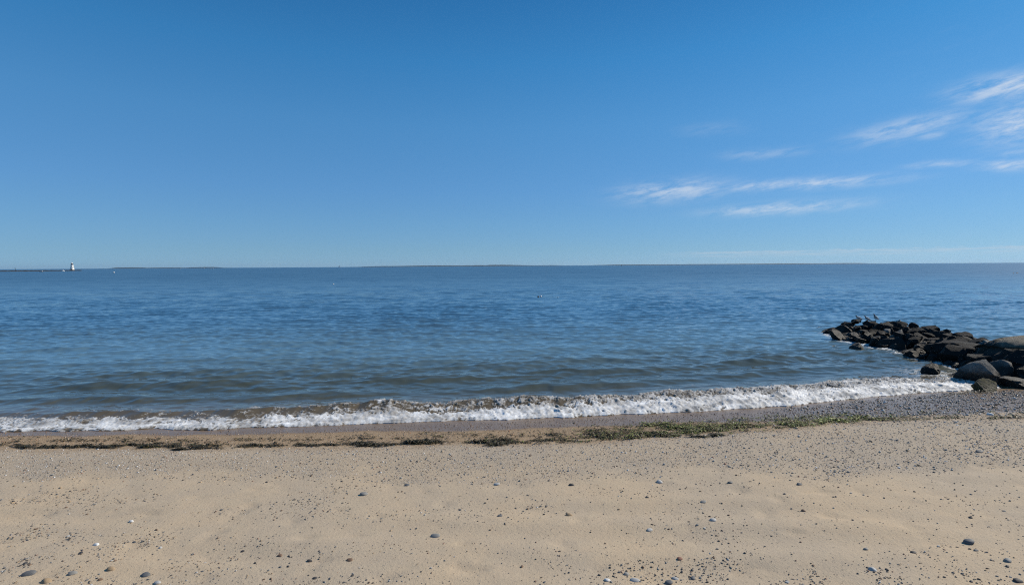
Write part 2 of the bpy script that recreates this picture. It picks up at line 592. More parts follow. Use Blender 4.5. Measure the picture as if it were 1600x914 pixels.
def water_material():
    m, t, out = material('sea_water')
    geo = t.new('ShaderNodeNewGeometry')
    pos = geo.outputs['Position']
    foam, dep, fil = t.attr('foam'), t.attr('depth'), t.attr('unresolved')
    sc = t.vmath('MULTIPLY', pos, (1.0, 1.5, 1.0))
    n1 = t.noise(sc, 5.5, 3, 0.6, color=True)
    n2 = t.noise(sc, 1.1, 3, 0.6, color=True)
    n3 = t.noise(t.vmath('MULTIPLY', pos, (0.30, 1.0, 1.0)), 0.75, 4, 0.65, color=True)
    off1 = t.vmath('MULTIPLY', t.vmath('SUBTRACT', n1, (0.5, 0.5, 0.5)), (1, 1, 0))
    off2 = t.vmath('MULTIPLY', t.vmath('SUBTRACT', n2, (0.5, 0.5, 0.5)), (0.7, 1, 0))
    off3 = t.vmath('MULTIPLY', t.vmath('SUBTRACT', n3, (0.5, 0.5, 0.5)), (0.5, 1, 0))
    k1 = t.rng(dep, 0.0, 0.15, 0.14, 0.13)
    off = t.vmath('SCALE', off1, scale=k1)
    off = t.vmath('ADD', off, t.vmath('SCALE', off2, scale=t.math('MULTIPLY', fil, 0.7)))
    off = t.vmath('ADD', off, t.vmath('SCALE', off3, scale=t.math('MULTIPLY', fil, 1.15)))
    n4 = t.noise(t.vmath('MULTIPLY', pos, (0.22, 1.0, 1.0)), 0.16, 4, 0.65, color=True)
    off4 = t.vmath('MULTIPLY', t.vmath('SUBTRACT', n4, (0.5, 0.5, 0.5)), (0.4, 1, 0))
    off = t.vmath('ADD', off, t.vmath('SCALE', off4, scale=t.math('MULTIPLY', t.math('POWER', fil, 2.0), 1.0)))
    nrm = t.vmath('NORMALIZE', t.vmath('ADD', geo.outputs['Normal'], off))
    shallow = t.noise(pos, 0.8, 3, 0.6)
    c = t.mix(t.rng(dep, 0.04, 0.16), rgb(0.120, 0.092, 0.056), rgb(0.066, 0.076, 0.060))
    c = t.mix(t.rng(dep, 0.18, 0.44), c, rgb(0.112, 0.200, 0.262))
    c = t.mix(t.rng(dep, 0.3, 0.9), c, rgb(0.045, 0.110, 0.185))
    rough = t.rng(fil, 0.0, 1.0, 0.025, 0.32)
    w = principled(t, None, c, rough, nrm, ior=1.333)
    fn = t.noise(pos, 55.0, 3, 0.65)
    fc = t.mix(t.rng(t.noise(pos, 14.0, 3, 0.6), 0.35, 0.65), rgb(0.78, 0.76, 0.72), rgb(0.88, 0.89, 0.90))
    soft = t.vmath('NORMALIZE', t.vmath('ADD', t.vmath('SCALE', t.bump(fn, 0.6, 0.02), scale=0.7), (0.0, -0.08, 0.4)))
    f = principled(t, None, fc, 0.65, soft)
    f.inputs['Subsurface Weight'].default_value = 0.0
    mixs = t.new('ShaderNodeMixShader')
    t.l.new(foam, mixs.inputs[0])
    t.l.new(w.outputs[0], mixs.inputs[1])
    t.l.new(f.outputs[0], mixs.inputs[2])
    t.l.new(mixs.outputs[0], out.inputs[0])
    return m


def sea_patch(name, ts, ncore, core, mat, seam_drop=False):
    xs0 = np.concatenate([-core - np.array([500, 250, 120, 60, 30, 15, 8, 4, 2, 0.8]), np.linspace(-core, core, ncore),
                          core + np.array([0.8, 2, 4, 8, 15, 30, 60, 120, 250, 500])])
    T, XU = np.meshgrid(ts, xs0, indexing='ij')
    X = XU * (1 + T / 12.0)
    Y = toe_y(X) * np.exp(-T / 3000) + T
    dts = np.gradient(ts)
    dxs = (2 * core / ncore) * (1 + ts / 12.0)
    dt = np.maximum(dts, dxs * 0.8)[:, None] * np.ones_like(X)
    Z, F = sea_surface(X, Y, T, dt)
    if seam_drop:
        Z[0] -= 0.03
    Z = Z * np.exp(-(np.maximum(T - 300, 0) / 900.0))
    # along the groyne the waves die down between the stones
    dep = sstep(0, 60, T) * 0.55 + 0.45 * sstep(0.5, 9, T) * 0.6 + 0.18 * sstep(100, 3000, T)
    dep = np.clip(T / 30.0, 0, 1) ** 0.8
    fil = np.clip(np.log(dt / 0.07) / np.log(2.5 / 0.07), 0, 1)
    return link_mesh(name, np.stack([X, Y, Z], -1).reshape(-1, 3), grid_faces(len(ts), len(xs0)), mat,
                     attrs={'foam': F.ravel(), 'depth': dep.ravel(), 'unresolved': fil.ravel()})


def build_sea():
    mat = water_material()
    t0 = np.concatenate([[0, 0.006, 0.02, 0.04], np.arange(0.06, 2.45, 0.022)])
    o = sea_patch('breaking_wave', t0, 1500, 15.5, mat)
    tag(o, kind='structure')
    ts = [2.38]
    while ts[-1] < 25000:
        q = ts[-1]
        if q < 28:
            d = 0.034 + 0.0036 * (q - 2.0)
        elif q < 60:
            d = 0.128 + 0.0085 * (q - 28)
        elif q < 450:
            d = 0.40 + 0.013 * (q - 60)
        else:
            d = 5 + 0.09 * (q - 450)
        ts.append(q + d)
    o = sea_patch('sea', np.array(ts), 700, 15.5, mat, seam_drop=True)
    tag(o, kind='structure')


build_sea()


# ------------------------------------------------------------------ stone materials
def stone_material(name, c0, c1, c2, weed=0.0, rough=0.85, tide_shade_z=0.42):
    m, t, out = material(name)
    geo = t.new('ShaderNodeNewGeometry')
    pos = geo.outputs['Position']
    a = t.noise(pos, 2.2, 6, 0.62, 0.3)
    b = t.noise(pos, 14.0, 5, 0.65)
    f = t.noise(pos, 60.0, 3, 0.7)
    c = t.mix(t.rng(a, 0.38, 0.64), c0, c1)
    c = t.mix(t.math('MULTIPLY', t.rng(b, 0.52, 0.68), 0.7), c, c2)
    sep = t.new('ShaderNodeSeparateXYZ')
    t.l.new(pos, sep.inputs[0])
    # darker foot: tide algae, and on the cap its face shade put into colour
    tide = t.rng(t.math('ADD', sep.outputs[2], t.math('MULTIPLY', t.math('SUBTRACT', a, 0.5), 0.5)), tide_shade_z - 0.12, tide_shade_z + 0.12, 1.0, 0.0)
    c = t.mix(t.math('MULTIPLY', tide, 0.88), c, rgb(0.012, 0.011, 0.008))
    if weed:
        c = t.mix(t.math('MULTIPLY', t.rng(b, 0.42, 0.58), weed), c, rgb(0.10, 0.09, 0.025))
    h = t.math('ADD', t.math('MULTIPLY', b, 1.0), t.math('MULTIPLY', f, 0.35))
    n = t.bump(h, 0.9, 0.07)
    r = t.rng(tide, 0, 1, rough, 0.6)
    principled(t, out, c, r, n, spec=0.25)
    return m


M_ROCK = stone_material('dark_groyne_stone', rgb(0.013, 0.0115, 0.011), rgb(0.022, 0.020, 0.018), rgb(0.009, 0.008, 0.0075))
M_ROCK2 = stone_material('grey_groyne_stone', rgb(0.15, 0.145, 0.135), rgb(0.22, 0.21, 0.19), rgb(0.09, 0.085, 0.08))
M_ROCK3 = stone_material('weedy_stone', rgb(0.05, 0.045, 0.03), rgb(0.10, 0.09, 0.06), rgb(0.02, 0.018, 0.012), weed=0.6, tide_shade_z=0.22)
M_CAP = stone_material('weathered_concrete', rgb(0.15, 0.13, 0.10), rgb(0.22, 0.19, 0.145), rgb(0.10, 0.085, 0.07), tide_shade_z=0.84)  # line set high: shade of the groyne face painted in below the top


def icosphere(sub):
    bm = bmesh.new()
    bmesh.ops.create_icosphere(bm, subdivisions=sub, radius=1.0)
    v = np.array([q.co[:] for q in bm.verts])
    f = np.array([[w.index for w in p.verts] for p in bm.faces])
    bm.free()
    return v, f


ICO3 = icosphere(4)
ICO2 = icosphere(3)
ICO1 = icosphere(2)
ICO0 = icosphere(1)


def noise3(v, s, seed):
    return (gnoise(v[:, 0] * s + v[:, 2] * s * 0.7, v[:, 1] * s - v[:, 2] * s * 0.6, seed)
            + gnoise(v[:, 2] * s + 5.1, (v[:, 0] - v[:, 1]) * s * 0.8, seed + 3))


def rock_shape(seed, cuts=13, angular=1.0, ico=ICO2, rough=0.05):
    r = np.random.default_rng(seed)
    v = ico[0].copy()
    for _ in range(cuts):
        n = r.normal(size=3)
        n /= np.linalg.norm(n)
        d = r.uniform(0.36, 0.70)
        q = v @ n
        v -= np.outer(np.clip(q - d, 0, None) * angular, n)
    v /= (np.abs(v).max(0))[None, :]
    nrm = v / np.linalg.norm(v, axis=1)[:, None]
    v = v + nrm * (rough * noise3(v, 1.7, seed) + rough * 0.6 * noise3(v, 4.0, seed + 9) + rough * 0.35 * noise3(v, 9.0, seed + 19))[:, None]
    return v


ROCK_PTS = []


def boulder(centre, size, seed, mat, label, group=None, rz=0.0, tilt=(0, 0), cuts=13, name='boulder', angular=1.0, flat_top=None, cat='rock', ico=ICO2):
    v = rock_shape(seed, cuts, angular, ico)
    if flat_top is not None:
        v[:, 2] = np.where(v[:, 2] > flat_top, flat_top + (v[:, 2] - flat_top) * 0.15, v[:, 2])
    v = v * np.array(size)[None, :] / 2
    M = np.array((Matrix.Rotation(rz, 3, 'Z') @ Matrix.Rotation(tilt[0], 3, 'X') @ Matrix.Rotation(tilt[1], 3, 'Y')))
    v = v @ M.T
    o = link_mesh(name, v, ico[1], mat)
    ROCK_PTS.append(v + np.array(centre))
    o.data.set_sharp_from_angle(angle=R(24))
    o.location = centre
    return tag(o, label, cat, group)


# ------------------------------------------------------------------ groyne
def build_groyne():
    # the long capped mass that runs in from the right
    nx, ny = 80, 240
    prof = [(-1.15, -0.5), (-1.0, 0.0), (-0.72, 0.42), (-0.42, 0.72), (-0.14, 0.93), (0.0, 0.98), (0.5, 1.04), (1.6, 1.05), (2.6, 1.0), (3.2, 0.6), (3.8, -0.5)]
    px = np.array([p[0] for p in prof])
    pz = np.array([p[1] for p in prof])
    cum = np.concatenate([[0], np.cumsum(np.hypot(np.diff(px), np.diff(pz)))])
    q = np.linspace(0, cum[-1], nx)
    lx, lz = np.interp(q, cum, px), np.interp(q, cum, pz)
    ys = np.linspace(17.5, 2.0, ny)
    Y, LX = np.meshgrid(ys, lx, indexing='ij')
    LZ = np.broadcast_to(lz, Y.shape)
    endf = sstep(17.6, 16.5, Y)
    shrink = 0.55 + 0.45 * endf
    face = (LX < 0.1)
    blk = _hash(np.floor(Y / 1.15 + 0.35 * np.floor(LZ / 0.42)), np.floor(LZ / 0.42 + 0.2), 77) / 4294967296.0
    X = 15.75 + LX * shrink + 0.14 * fbm(Y * 0.6, LX * 0.7, 200, 3) + face * (0.42 * (blk - 0.5) + 0.10 * fbm(Y * 2.5, LZ * 4, 203, 3))
    Z = (LZ + 0.5) * (0.45 + 0.55 * endf) - 0.5 + 0.10 * fbm(Y * 0.7, LX * 1.1, 205, 4) + 0.03 * fbm(Y * 4, LX * 4, 206, 3)
    # a few deep cross joints
    for yj in (16.4, 14.2, 11.7, 9.0, 6.2):
        w = yj + 0.12 * np.sin(LX * 2.3 + yj)
        Z = Z - 0.09 * np.exp(-((Y - w) / 0.05) ** 2)
        X = X + 0.07 * np.exp(-((Y - w) / 0.05) ** 2) * (LX < 0)
    Z = Z + 0.035 * np.maximum(0, 12 - Y)
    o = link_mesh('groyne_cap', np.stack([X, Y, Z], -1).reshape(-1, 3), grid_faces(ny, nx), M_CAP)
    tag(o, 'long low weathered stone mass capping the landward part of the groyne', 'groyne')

    D, G, W = M_ROCK, M_ROCK2, M_ROCK3
    # cx, cy, width px, height px, distance, material, seed, label, extra
    rocks = [
        (1280, 514.5, 23, 9, 26.4, D, 11, 'small dark rock alone in the water off the groyne tip', {}),
        (1310, 524, 26, 19, 22.9, D, 12, 'leftmost dark boulder at the seaward foot of the groyne', {}),
        (1324, 516, 32, 15, 24.0, D, 13, 'dark sloping boulder just above the leftmost one at the tip', {}),
        (1341, 514, 30, 18, 24.3, D, 14, 'flat-topped dark block under the leftmost gull', {'flat_top': 0.55}),
        (1357, 518, 26, 19, 24.3, D, 15, 'dark boulder in the dip between the two tip summits', {}),
        (1379, 512, 34, 24, 24.2, D, 16, 'big dark boulder on the summit of the groyne tip', {}),
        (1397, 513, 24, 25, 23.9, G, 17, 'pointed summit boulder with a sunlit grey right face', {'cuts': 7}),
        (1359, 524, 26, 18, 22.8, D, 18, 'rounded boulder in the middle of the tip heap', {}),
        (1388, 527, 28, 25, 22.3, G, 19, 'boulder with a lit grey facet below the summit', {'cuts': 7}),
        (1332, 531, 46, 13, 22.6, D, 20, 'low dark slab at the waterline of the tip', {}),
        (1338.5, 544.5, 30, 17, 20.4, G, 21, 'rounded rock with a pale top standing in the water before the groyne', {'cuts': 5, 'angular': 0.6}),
        (1364, 546, 28, 9, 20.3, D, 22, 'low wet rock beside the pale-topped one', {}),
        (1411, 524, 34, 15, 23.2, D, 23, 'sloping dark rock to the right of the summit', {}),
        (1437, 523, 36, 17, 22.4, D, 24, 'broad dark boulder with a peaked top mid groyne', {}),
        (1484, 523, 18, 9, 21.2, D, 25, 'small knob of rock on the groyne crest', {}),
        (1500, 526, 36, 10, 20.9, D, 26, 'flat slab lying on the groyne crest', {'flat_top': 0.4}),
        (1521, 527, 28, 10, 20.3, D, 27, 'rightmost flat rock on the crest, beside the cap', {'flat_top': 0.4}),
        (1462, 527, 40, 12, 21.5, D, 28, 'low boulder between the peaked one and the crest knob', {}),
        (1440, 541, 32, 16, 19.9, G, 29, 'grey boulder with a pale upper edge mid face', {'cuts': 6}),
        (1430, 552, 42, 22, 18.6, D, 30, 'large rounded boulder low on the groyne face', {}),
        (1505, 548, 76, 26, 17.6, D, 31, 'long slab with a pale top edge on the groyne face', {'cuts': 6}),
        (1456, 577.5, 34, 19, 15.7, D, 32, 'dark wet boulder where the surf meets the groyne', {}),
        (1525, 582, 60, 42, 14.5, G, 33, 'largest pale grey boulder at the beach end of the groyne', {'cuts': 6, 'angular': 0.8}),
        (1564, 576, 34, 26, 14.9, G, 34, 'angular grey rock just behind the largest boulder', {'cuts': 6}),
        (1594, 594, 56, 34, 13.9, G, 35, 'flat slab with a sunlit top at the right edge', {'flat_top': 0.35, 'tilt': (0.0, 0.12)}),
        (1538, 601.5, 38, 19, 13.4, W, 36, 'weed covered rock at the foot of the largest boulder', {}),
        (1553, 590, 16, 12, 14.0, G, 37, 'small rock wedged right of the largest boulder', {}),
        (1487, 585, 30, 9, 15.2, D, 38, 'low wet rocks behind the surf left of the largest boulder', {}),
    ]
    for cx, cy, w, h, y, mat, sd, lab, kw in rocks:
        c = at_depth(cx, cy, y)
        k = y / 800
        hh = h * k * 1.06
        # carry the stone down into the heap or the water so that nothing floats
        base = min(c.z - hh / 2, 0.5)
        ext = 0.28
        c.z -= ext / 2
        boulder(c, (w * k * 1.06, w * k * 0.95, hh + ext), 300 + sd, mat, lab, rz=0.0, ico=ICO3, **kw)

    r = random.Random(5)
    for i in range(13):
        y = 17.9 - i * 0.42
        x = np.interp(y, [12.5, 15, 18], [14.75, 14.95, 15.3]) + r.uniform(-0.15, 0.2)
        zt = r.choice((0.38, 0.62, 0.8, 0.9))
        sx = r.uniform(0.9, 1.5)
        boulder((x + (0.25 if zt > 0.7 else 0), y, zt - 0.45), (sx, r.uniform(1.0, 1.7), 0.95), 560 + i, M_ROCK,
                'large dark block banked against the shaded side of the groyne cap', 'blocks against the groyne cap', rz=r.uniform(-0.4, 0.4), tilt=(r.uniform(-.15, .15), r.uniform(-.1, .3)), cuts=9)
    # tumbled stones that fill the heap
    r = random.Random(5)
    fill = []
    for i in range(84):
        f = i / 83
        y = 25.0 - 10.6 * f
        xl = np.interp(y, [14, 17, 20, 22.5, 25.5], [14.2, 14.6, 14.9, 14.7, 15.6])
        xr = np.interp(y, [14, 17, 20, 22.5, 25.5], [15.4, 17.0, 18.2, 18.0, 17.4])
        lane = [0.12, 0.5, 0.85, 0.3, 0.68][i % 5]
        x = xl + (xr - xl) * lane + r.uniform(-0.2, 0.2)
        zt = np.interp((x - xl), [0, 0.5, 1.2, 2.2], [0.14, 0.36, 0.58, 0.66]) + r.uniform(-0.08, 0.12)
        if y > 24:
            zt *= 0.7
        if y < 17.5 and lane > 0.7:
            continue
        sx, sy, sz = r.uniform(0.55, 1.15), r.uniform(0.55, 1.05), r.uniform(0.5, 0.85)
        fill.append((x, y, zt, sx, sy, sz, {0.12: 'waterline', 0.3: 'lower', 0.5: 'middle', 0.68: 'upper', 0.85: 'crest'}[lane]))
    for i in range(64):
        y = r.uniform(16.2, 25.2)
        xl = np.interp(y, [14, 17, 20, 22.5, 25.5], [14.2, 14.6, 14.9, 14.7, 15.6])
        xr = np.interp(y, [14, 17, 20, 22.5, 25.5], [15.2, 16.0, 17.4, 17.6, 17.2])
        x = r.uniform(xl - 0.15, xr)
        zt = np.interp((x - xl), [-0.2, 0, 0.5, 1.2, 2.2], [0.08, 0.18, 0.45, 0.68, 0.74]) + r.uniform(-0.1, 0.1)
        q = r.uniform(0.28, 0.55)
        fill.append((x, y, zt, q, q * r.uniform(0.7, 1.1), q * r.uniform(0.6, 0.9), 'seaward end' if y > 22.5 else ('middle' if y > 19.5 else 'landward half')))
    for i, (x, y, zt, sx, sy, sz, row) in enumerate(fill):
        if i >= len(fill) - 64:
            lab, grp = f'small dark rock wedged between larger boulders in the {row} of the groyne', f'small rocks wedged in the groyne {row}'
        elif y > 21.5:
            lab, grp = f'dark boulder packed in the {row} row of the groyne tip heap', f'{row} row boulders of the groyne tip'
        elif y > 17.5:
            lab, grp = f'dark boulder packed in the {row} row of the middle stretch of the groyne', f'{row} row boulders of the groyne middle'
        else:
            lab, grp = f'dark wet boulder in the {row} row along the shaded foot of the groyne cap', f'{row} row boulders along the cap foot'
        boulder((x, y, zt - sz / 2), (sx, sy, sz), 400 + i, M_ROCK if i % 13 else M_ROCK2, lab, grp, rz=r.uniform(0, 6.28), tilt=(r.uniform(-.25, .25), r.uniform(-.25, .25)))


build_groyne()


# ------------------------------------------------------------------ simple painted materials
def plain(name, col, rough=0.6, grain=0.15, scale=3.0, metallic=0.0):
    m, t, out = material(name)
    tc = t.new('ShaderNodeTexCoord')
    n = t.noise(tc.outputs['Object'], scale, 5, 0.6)
    dark = rgb(col[0] * (1 - grain), col[1] * (1 - grain), col[2] * (1 - grain))
    c = t.mix(t.rng(n, 0.35, 0.65), dark, rgb(*col))
    principled(t, out, c, rough, t.bump(n, 0.15, 0.02), metallic=metallic)
    return m


M_WHITE = plain('white_paint', (0.80, 0.79, 0.76), 0.55)
M_BLACK = plain('black_paint', (0.03, 0.03, 0.035), 0.5)
M_GLASS = plain('dark_glass', (0.03, 0.04, 0.05), 0.08)
M_RED = plain('dark_red_paint', (0.22, 0.04, 0.03), 0.6)
M_SAIL = plain('sailcloth', (0.82, 0.81, 0.78), 0.8)
M_BREAK = stone_material('breakwater_stone', rgb(0.03, 0.028, 0.026), rgb(0.05, 0.046, 0.042), rgb(0.02, 0.018, 0.016))


def lathe(name, prof, mat, parent, seg=32, loc=(0, 0, 0), smooth=True):
    prof = np.array(prof, float)
    a = np.linspace(0, 2 * math.pi, seg, endpoint=False)
    v = np.stack([prof[:, 0][:, None] * np.cos(a), prof[:, 0][:, None] * np.sin(a), np.broadcast_to(prof[:, 1][:, None], (len(prof), seg))], -1).reshape(-1, 3)
    f = []
    for i in range(len(prof) - 1):
        for j in range(seg):
            k = (j + 1) % seg
            f.append((i * seg + j, i * seg + k, (i + 1) * seg + k, (i + 1) * seg + j))
    f.append(tuple(reversed(range(seg))))
    f.append(tuple((len(prof) - 1) * seg + j for j in range(seg)))
    o = link_mesh(name, v + np.array(loc), f, mat, parent, smooth=smooth)
    return o


def box(name, lo, hi, mat, parent, rot=None, about=(0, 0, 0)):
    (x0, y0, z0), (x1, y1, z1) = lo, hi
    v = np.array([(x0, y0, z0), (x1, y0, z0), (x1, y1, z0), (x0, y1, z0), (x0, y0, z1), (x1, y0, z1), (x1, y1, z1), (x0, y1, z1)], float)
    if rot is not None:
        v = (v - np.array(about)) @ np.array(rot).T + np.array(about)
    f = [(0, 3, 2, 1), (4, 5, 6, 7), (0, 1, 5, 4), (1, 2, 6, 5), (2, 3, 7, 6), (3, 0, 4, 7)]
    return link_mesh(name, v, f, mat, parent, smooth=False)


# ------------------------------------------------------------------ lighthouse and breakwater, far left
def build_lighthouse():
    p = at_depth(113, 424, 800)
    e = empty('lighthouse', (p.x, p.y, 0.0), R(38))
    tag(e, 'white conical lighthouse tower standing at the end of the far breakwater', 'lighthouse')
    lathe('foundation', [(3.6, -1.0), (3.4, 0.4), (3.1, 1.3), (3.2, 1.4), (3.2, 1.7)], M_BREAK, e)
    tw = lathe('tower', [(2.75, 1.7), (2.6, 2.2), (2.2, 5.2), (1.85, 7.4), (1.6, 9.1), (1.6, 9.3)], M_WHITE, e)
    for (a, z) in ((-150, 4.4), (-60, 4.4), (-105, 6.6), (-30, 6.6)):
        rr = 2.62 - (z - 2.2) * 0.15
        rm = Matrix.Rotation(R(a + 90), 3, 'Z')
        w = box('window', (-0.32, -rr - 0.1, z - 0.5), (0.32, -rr + 0.45, z + 0.5), M_GLASS, tw, rot=rm)
    box('door', (-0.5, -2.66, 1.72), (0.5, -2.1, 3.7), M_BLACK, tw, rot=Matrix.Rotation(R(-20), 3, 'Z'))
    g = lathe('gallery', [(1.6, 9.3), (2.0, 9.35), (2.0, 9.5), (1.3, 9.52)], M_WHITE, e)
    for k in range(14):
        a = k / 14 * 2 * math.pi
        x, y = 1.92 * math.cos(a), 1.92 * math.sin(a)
        box('railing_post', (x - 0.04, y - 0.04, 9.5), (x + 0.04, y + 0.04, 10.4), M_BLACK, g)
    lathe('handrail', [(1.88, 10.36), (1.96, 10.36), (1.96, 10.44), (1.88, 10.44)], M_BLACK, g)
    ln = lathe('lantern', [(1.25, 9.52), (1.25, 10.2), (1.15, 10.25), (1.15, 11.8), (1.25, 11.85)], M_WHITE, e, 16)
    for k in range(8):
        a = (k + 0.5) / 8 * 2 * math.pi
        box('pane', (-0.34, -1.20, 10.35), (0.34, -1.05, 11.7), M_GLASS, ln, rot=Matrix.Rotation(a, 3, 'Z'))
    rf = lathe('lantern_roof', [(1.5, 11.85), (1.42, 11.98), (0.75, 12.6), (0.16, 12.95), (0.16, 13.2), (0.02, 13.5)], M_WHITE, e, 24)
    # breakwater running away to the left
    q0, q1 = at_depth(126, 424, 806), at_depth(-260, 426, 560)
    n, m_ = 260, 9
    u = np.linspace(0, 1, n)
    w = np.linspace(-1, 1, m_)
    cx, cy = q0.x + (q1.x - q0.x) * u, q0.y + (q1.y - q0.y) * u
    d = np.array([q1.x - q0.x, q1.y - q0.y])
    d /= np.linalg.norm(d)
    nrm = np.array([-d[1], d[0]])
    hw = 5.0
    X = cx[:, None] + nrm[0] * w[None, :] * hw
    Y = cy[:, None] + nrm[1] * w[None, :] * hw
    prof = np.interp(np.abs(w), [0, 0.35, 1.0], [1.0, 0.95, 0.0])
    top = 1.25 + 0.35 * gnoise(u * 60, u * 0, 500) + 0.3 * gnoise(u * 190, u * 0, 501)
    Z = -0.8 + (top + 0.8)[:, None] * prof[None, :] + 0.35 * gnoise(X * 0.6, Y * 0.6, 502) * prof[None, :]
    o = link_mesh('breakwater', np.stack([X, Y, Z], -1).reshape(-1, 3), grid_faces(n, m_), M_BREAK, smooth=False)
    tag(o, 'long low dark rubble breakwater stretching left from the lighthouse', 'breakwater')
    p = at_depth(24, 423, 745)
    mk = empty('breakwater_marker', (p.x, p.y, 1.4))
    tag(mk, 'thin dark marker post standing on the breakwater near the left edge', 'post')
    lathe('post', [(0.22, -0.8), (0.2, 3.4)], M_BLACK, mk, 10)
    box('dayboard', (-0.6, -0.3, 2.5), (0.6, -0.2, 3.5), M_BLACK, mk)


build_lighthouse()


# ------------------------------------------------------------------ boats and buoys
def hull_mesh(name, L, B, H, mat, parent):
    st = np.linspace(0, 1, 13)
    half = B / 2 * np.clip(np.sin(np.pi * (0.22 + 0.78 * st) ** 0.9), 0.02, 1)
    half[-1] = 0.03
    sheer = H * (0.85 + 0.3 * st ** 2)
    v, f = [], []
    for s_, b_, h_ in zip(st, half, sheer):
        x = (s_ - 0.45) * L
        v += [(x, -b_, h_), (x, -b_ * 0.82, 0.1), (x - 0.02 * L, 0, -0.25 * H), (x, b_ * 0.82, 0.1), (x, b_, h_), (x, 0, h_ * 0.96)]
    for i in range(12):
        for j in range(6):
            a, b = i * 6 + j, i * 6 + (j + 1) % 6
            f.append((a, b, b + 6, a + 6))
    f.append(tuple(range(5, -1, -1)))
    f.append(tuple(72 + j for j in range(6)))
    return link_mesh(name, v, f, mat, parent, smooth=False)


def motorboat(px, py, depth, L, rz, label):
    p = at_depth(px, py, depth)
    e = empty('motorboat', (p.x, p.y, 0), rz)
    tag(e, label, 'boat', 'white motorboats far out')
    hull_mesh('hull', L, L * 0.33, L * 0.14, M_WHITE, e)
    c = box('cabin', (-L * 0.14, -L * 0.12, L * 0.12), (L * 0.16, L * 0.12, L * 0.30), M_WHITE, e)
    for s_ in (-1, 1):
        box('window', (-L * 0.09, s_ * L * 0.123 - 0.02, L * 0.20), (L * 0.11, s_ * L * 0.123 + 0.02, L * 0.27), M_GLASS, c)
    box('windscreen', (L * 0.16, -L * 0.1, L * 0.19), (L * 0.165, L * 0.1, L * 0.28), M_GLASS, c)
    return e


motorboat(65, 424, 560, 4.6, R(8), 'small white boat in front of the breakwater left of the lighthouse')
motorboat(98, 423.5, 690, 5.2, R(176), 'low white boat moored just left of the lighthouse')
motorboat(281, 418.7, 2300, 9.5, R(10), 'faint white boat, leftmost of the boats right of the lighthouse')
motorboat(319, 418.5, 2200, 6.0, R(170), 'tiny white boat just left of the pair on the horizon')
motorboat(328.5, 419.2, 1700, 6.5, R(12), 'left boat of the white pair close together on the horizon')
motorboat(332.7, 418.6, 1800, 7.0, R(190), 'right boat of the white pair close together on the horizon')


def build_sailboat():
    p = at_depth(530, 417, 2600)
    e = empty('sailboat', (p.x, p.y, 0), R(20))
    tag(e, 'tiny white sailboat on the horizon left of centre', 'sailboat')
    hull_mesh('hull', 10.0, 3.0, 1.2, M_WHITE, e)
    mast = lathe('mast', [(0.14, 1.0), (0.1, 13.5)], M_WHITE, e, 8, loc=(0.6, 0, 0))
    box('boom', (-4.2, -0.07, 2.1), (0.5, 0.07, 2.24), M_WHITE, mast)

    def sail(name, tri):
        a, b, c = [np.array(q, float) for q in tri]
        v, f, n = [], [], 8
        for i in range(n + 1):
            for j in range(n + 1 - i):
                q = a + (b - a) * i / n + (c - a) * j / n
                belly = 0.55 * math.sin(math.pi * min(1, (i + j) / n)) * (1 - i / n)
                v.append((q[0], q[1] + belly, q[2]))
        idx = {}
        k = 0
        for i in range(n + 1):
            for j in range(n + 1 - i):
                idx[(i, j)] = k
                k += 1
        for i in range(n):
            for j in range(n - i):
                f.append((idx[(i, j)], idx[(i + 1, j)], idx[(i, j + 1)]))
                if i + j < n - 1:
                    f.append((idx[(i + 1, j)], idx[(i + 1, j + 1)], idx[(i, j + 1)]))
        nv = len(v)
        v2 = v + [(x, y + 0.04, z) for x, y, z in v]
        f2 = f + [tuple(q + nv for q in reversed(t_)) for t_ in f]
        link_mesh(name, v2, f2, M_SAIL, e)
    sail('mainsail', [(0.45, 0, 2.3), (0.45, 0, 13.2), (-4.0, 0, 2.3)])
    sail('jib', [(0.9, 0, 1.6), (0.75, 0, 11.5), (5.2, 0, 1.5)])


build_sailboat()


def mooring_buoy(px, py, r_, label, band=M_BLACK, dark_half=False):
    p = at(px, py, 0)
    e = empty('mooring_buoy', (p.x, p.y, 0.02))
    tag(e, label, 'buoy', 'small buoys afloat')
    prof = [(r_ * math.cos(a), r_ * 0.35 + r_ * math.sin(a)) for a in np.linspace(-1.5, 1.5, 15)]
    lathe('float', prof, M_WHITE, e, 20)
    lathe('band', [(r_ * 1.0, r_ * 0.28), (r_ * 1.02, r_ * 0.30), (r_ * 1.02, r_ * 0.42), (r_ * 1.0, r_ * 0.44)], band, e, 20)
    lathe('eye', [(r_ * 0.16, r_ * 1.3), (r_ * 0.16, r_ * 1.55), (r_ * 0.05, r_ * 1.6)], M_BLACK, e, 10)
    return e


mooring_buoy(845, 464, 0.11, 'white round buoy with a dark partner, floating right of centre')
mooring_buoy(841, 464.5, 0.10, 'dark buoy touching the white one right of centre', band=M_BLACK)
mooring_buoy(871.5, 465, 0.05, 'tiny white float to the right of the buoy pair')
mooring_buoy(521, 444.5, 0.13, 'white buoy floating left of centre below the sailboat')
mooring_buoy(178, 426.3, 0.55, 'white buoy right of the lighthouse, small and far off')
for ch in [o for o in bpy.data.objects if o.parent and o.parent.get('label', '').startswith('dark buoy') and o.name.startswith('float')]:
    ch.data.materials[0] = M_BLACK


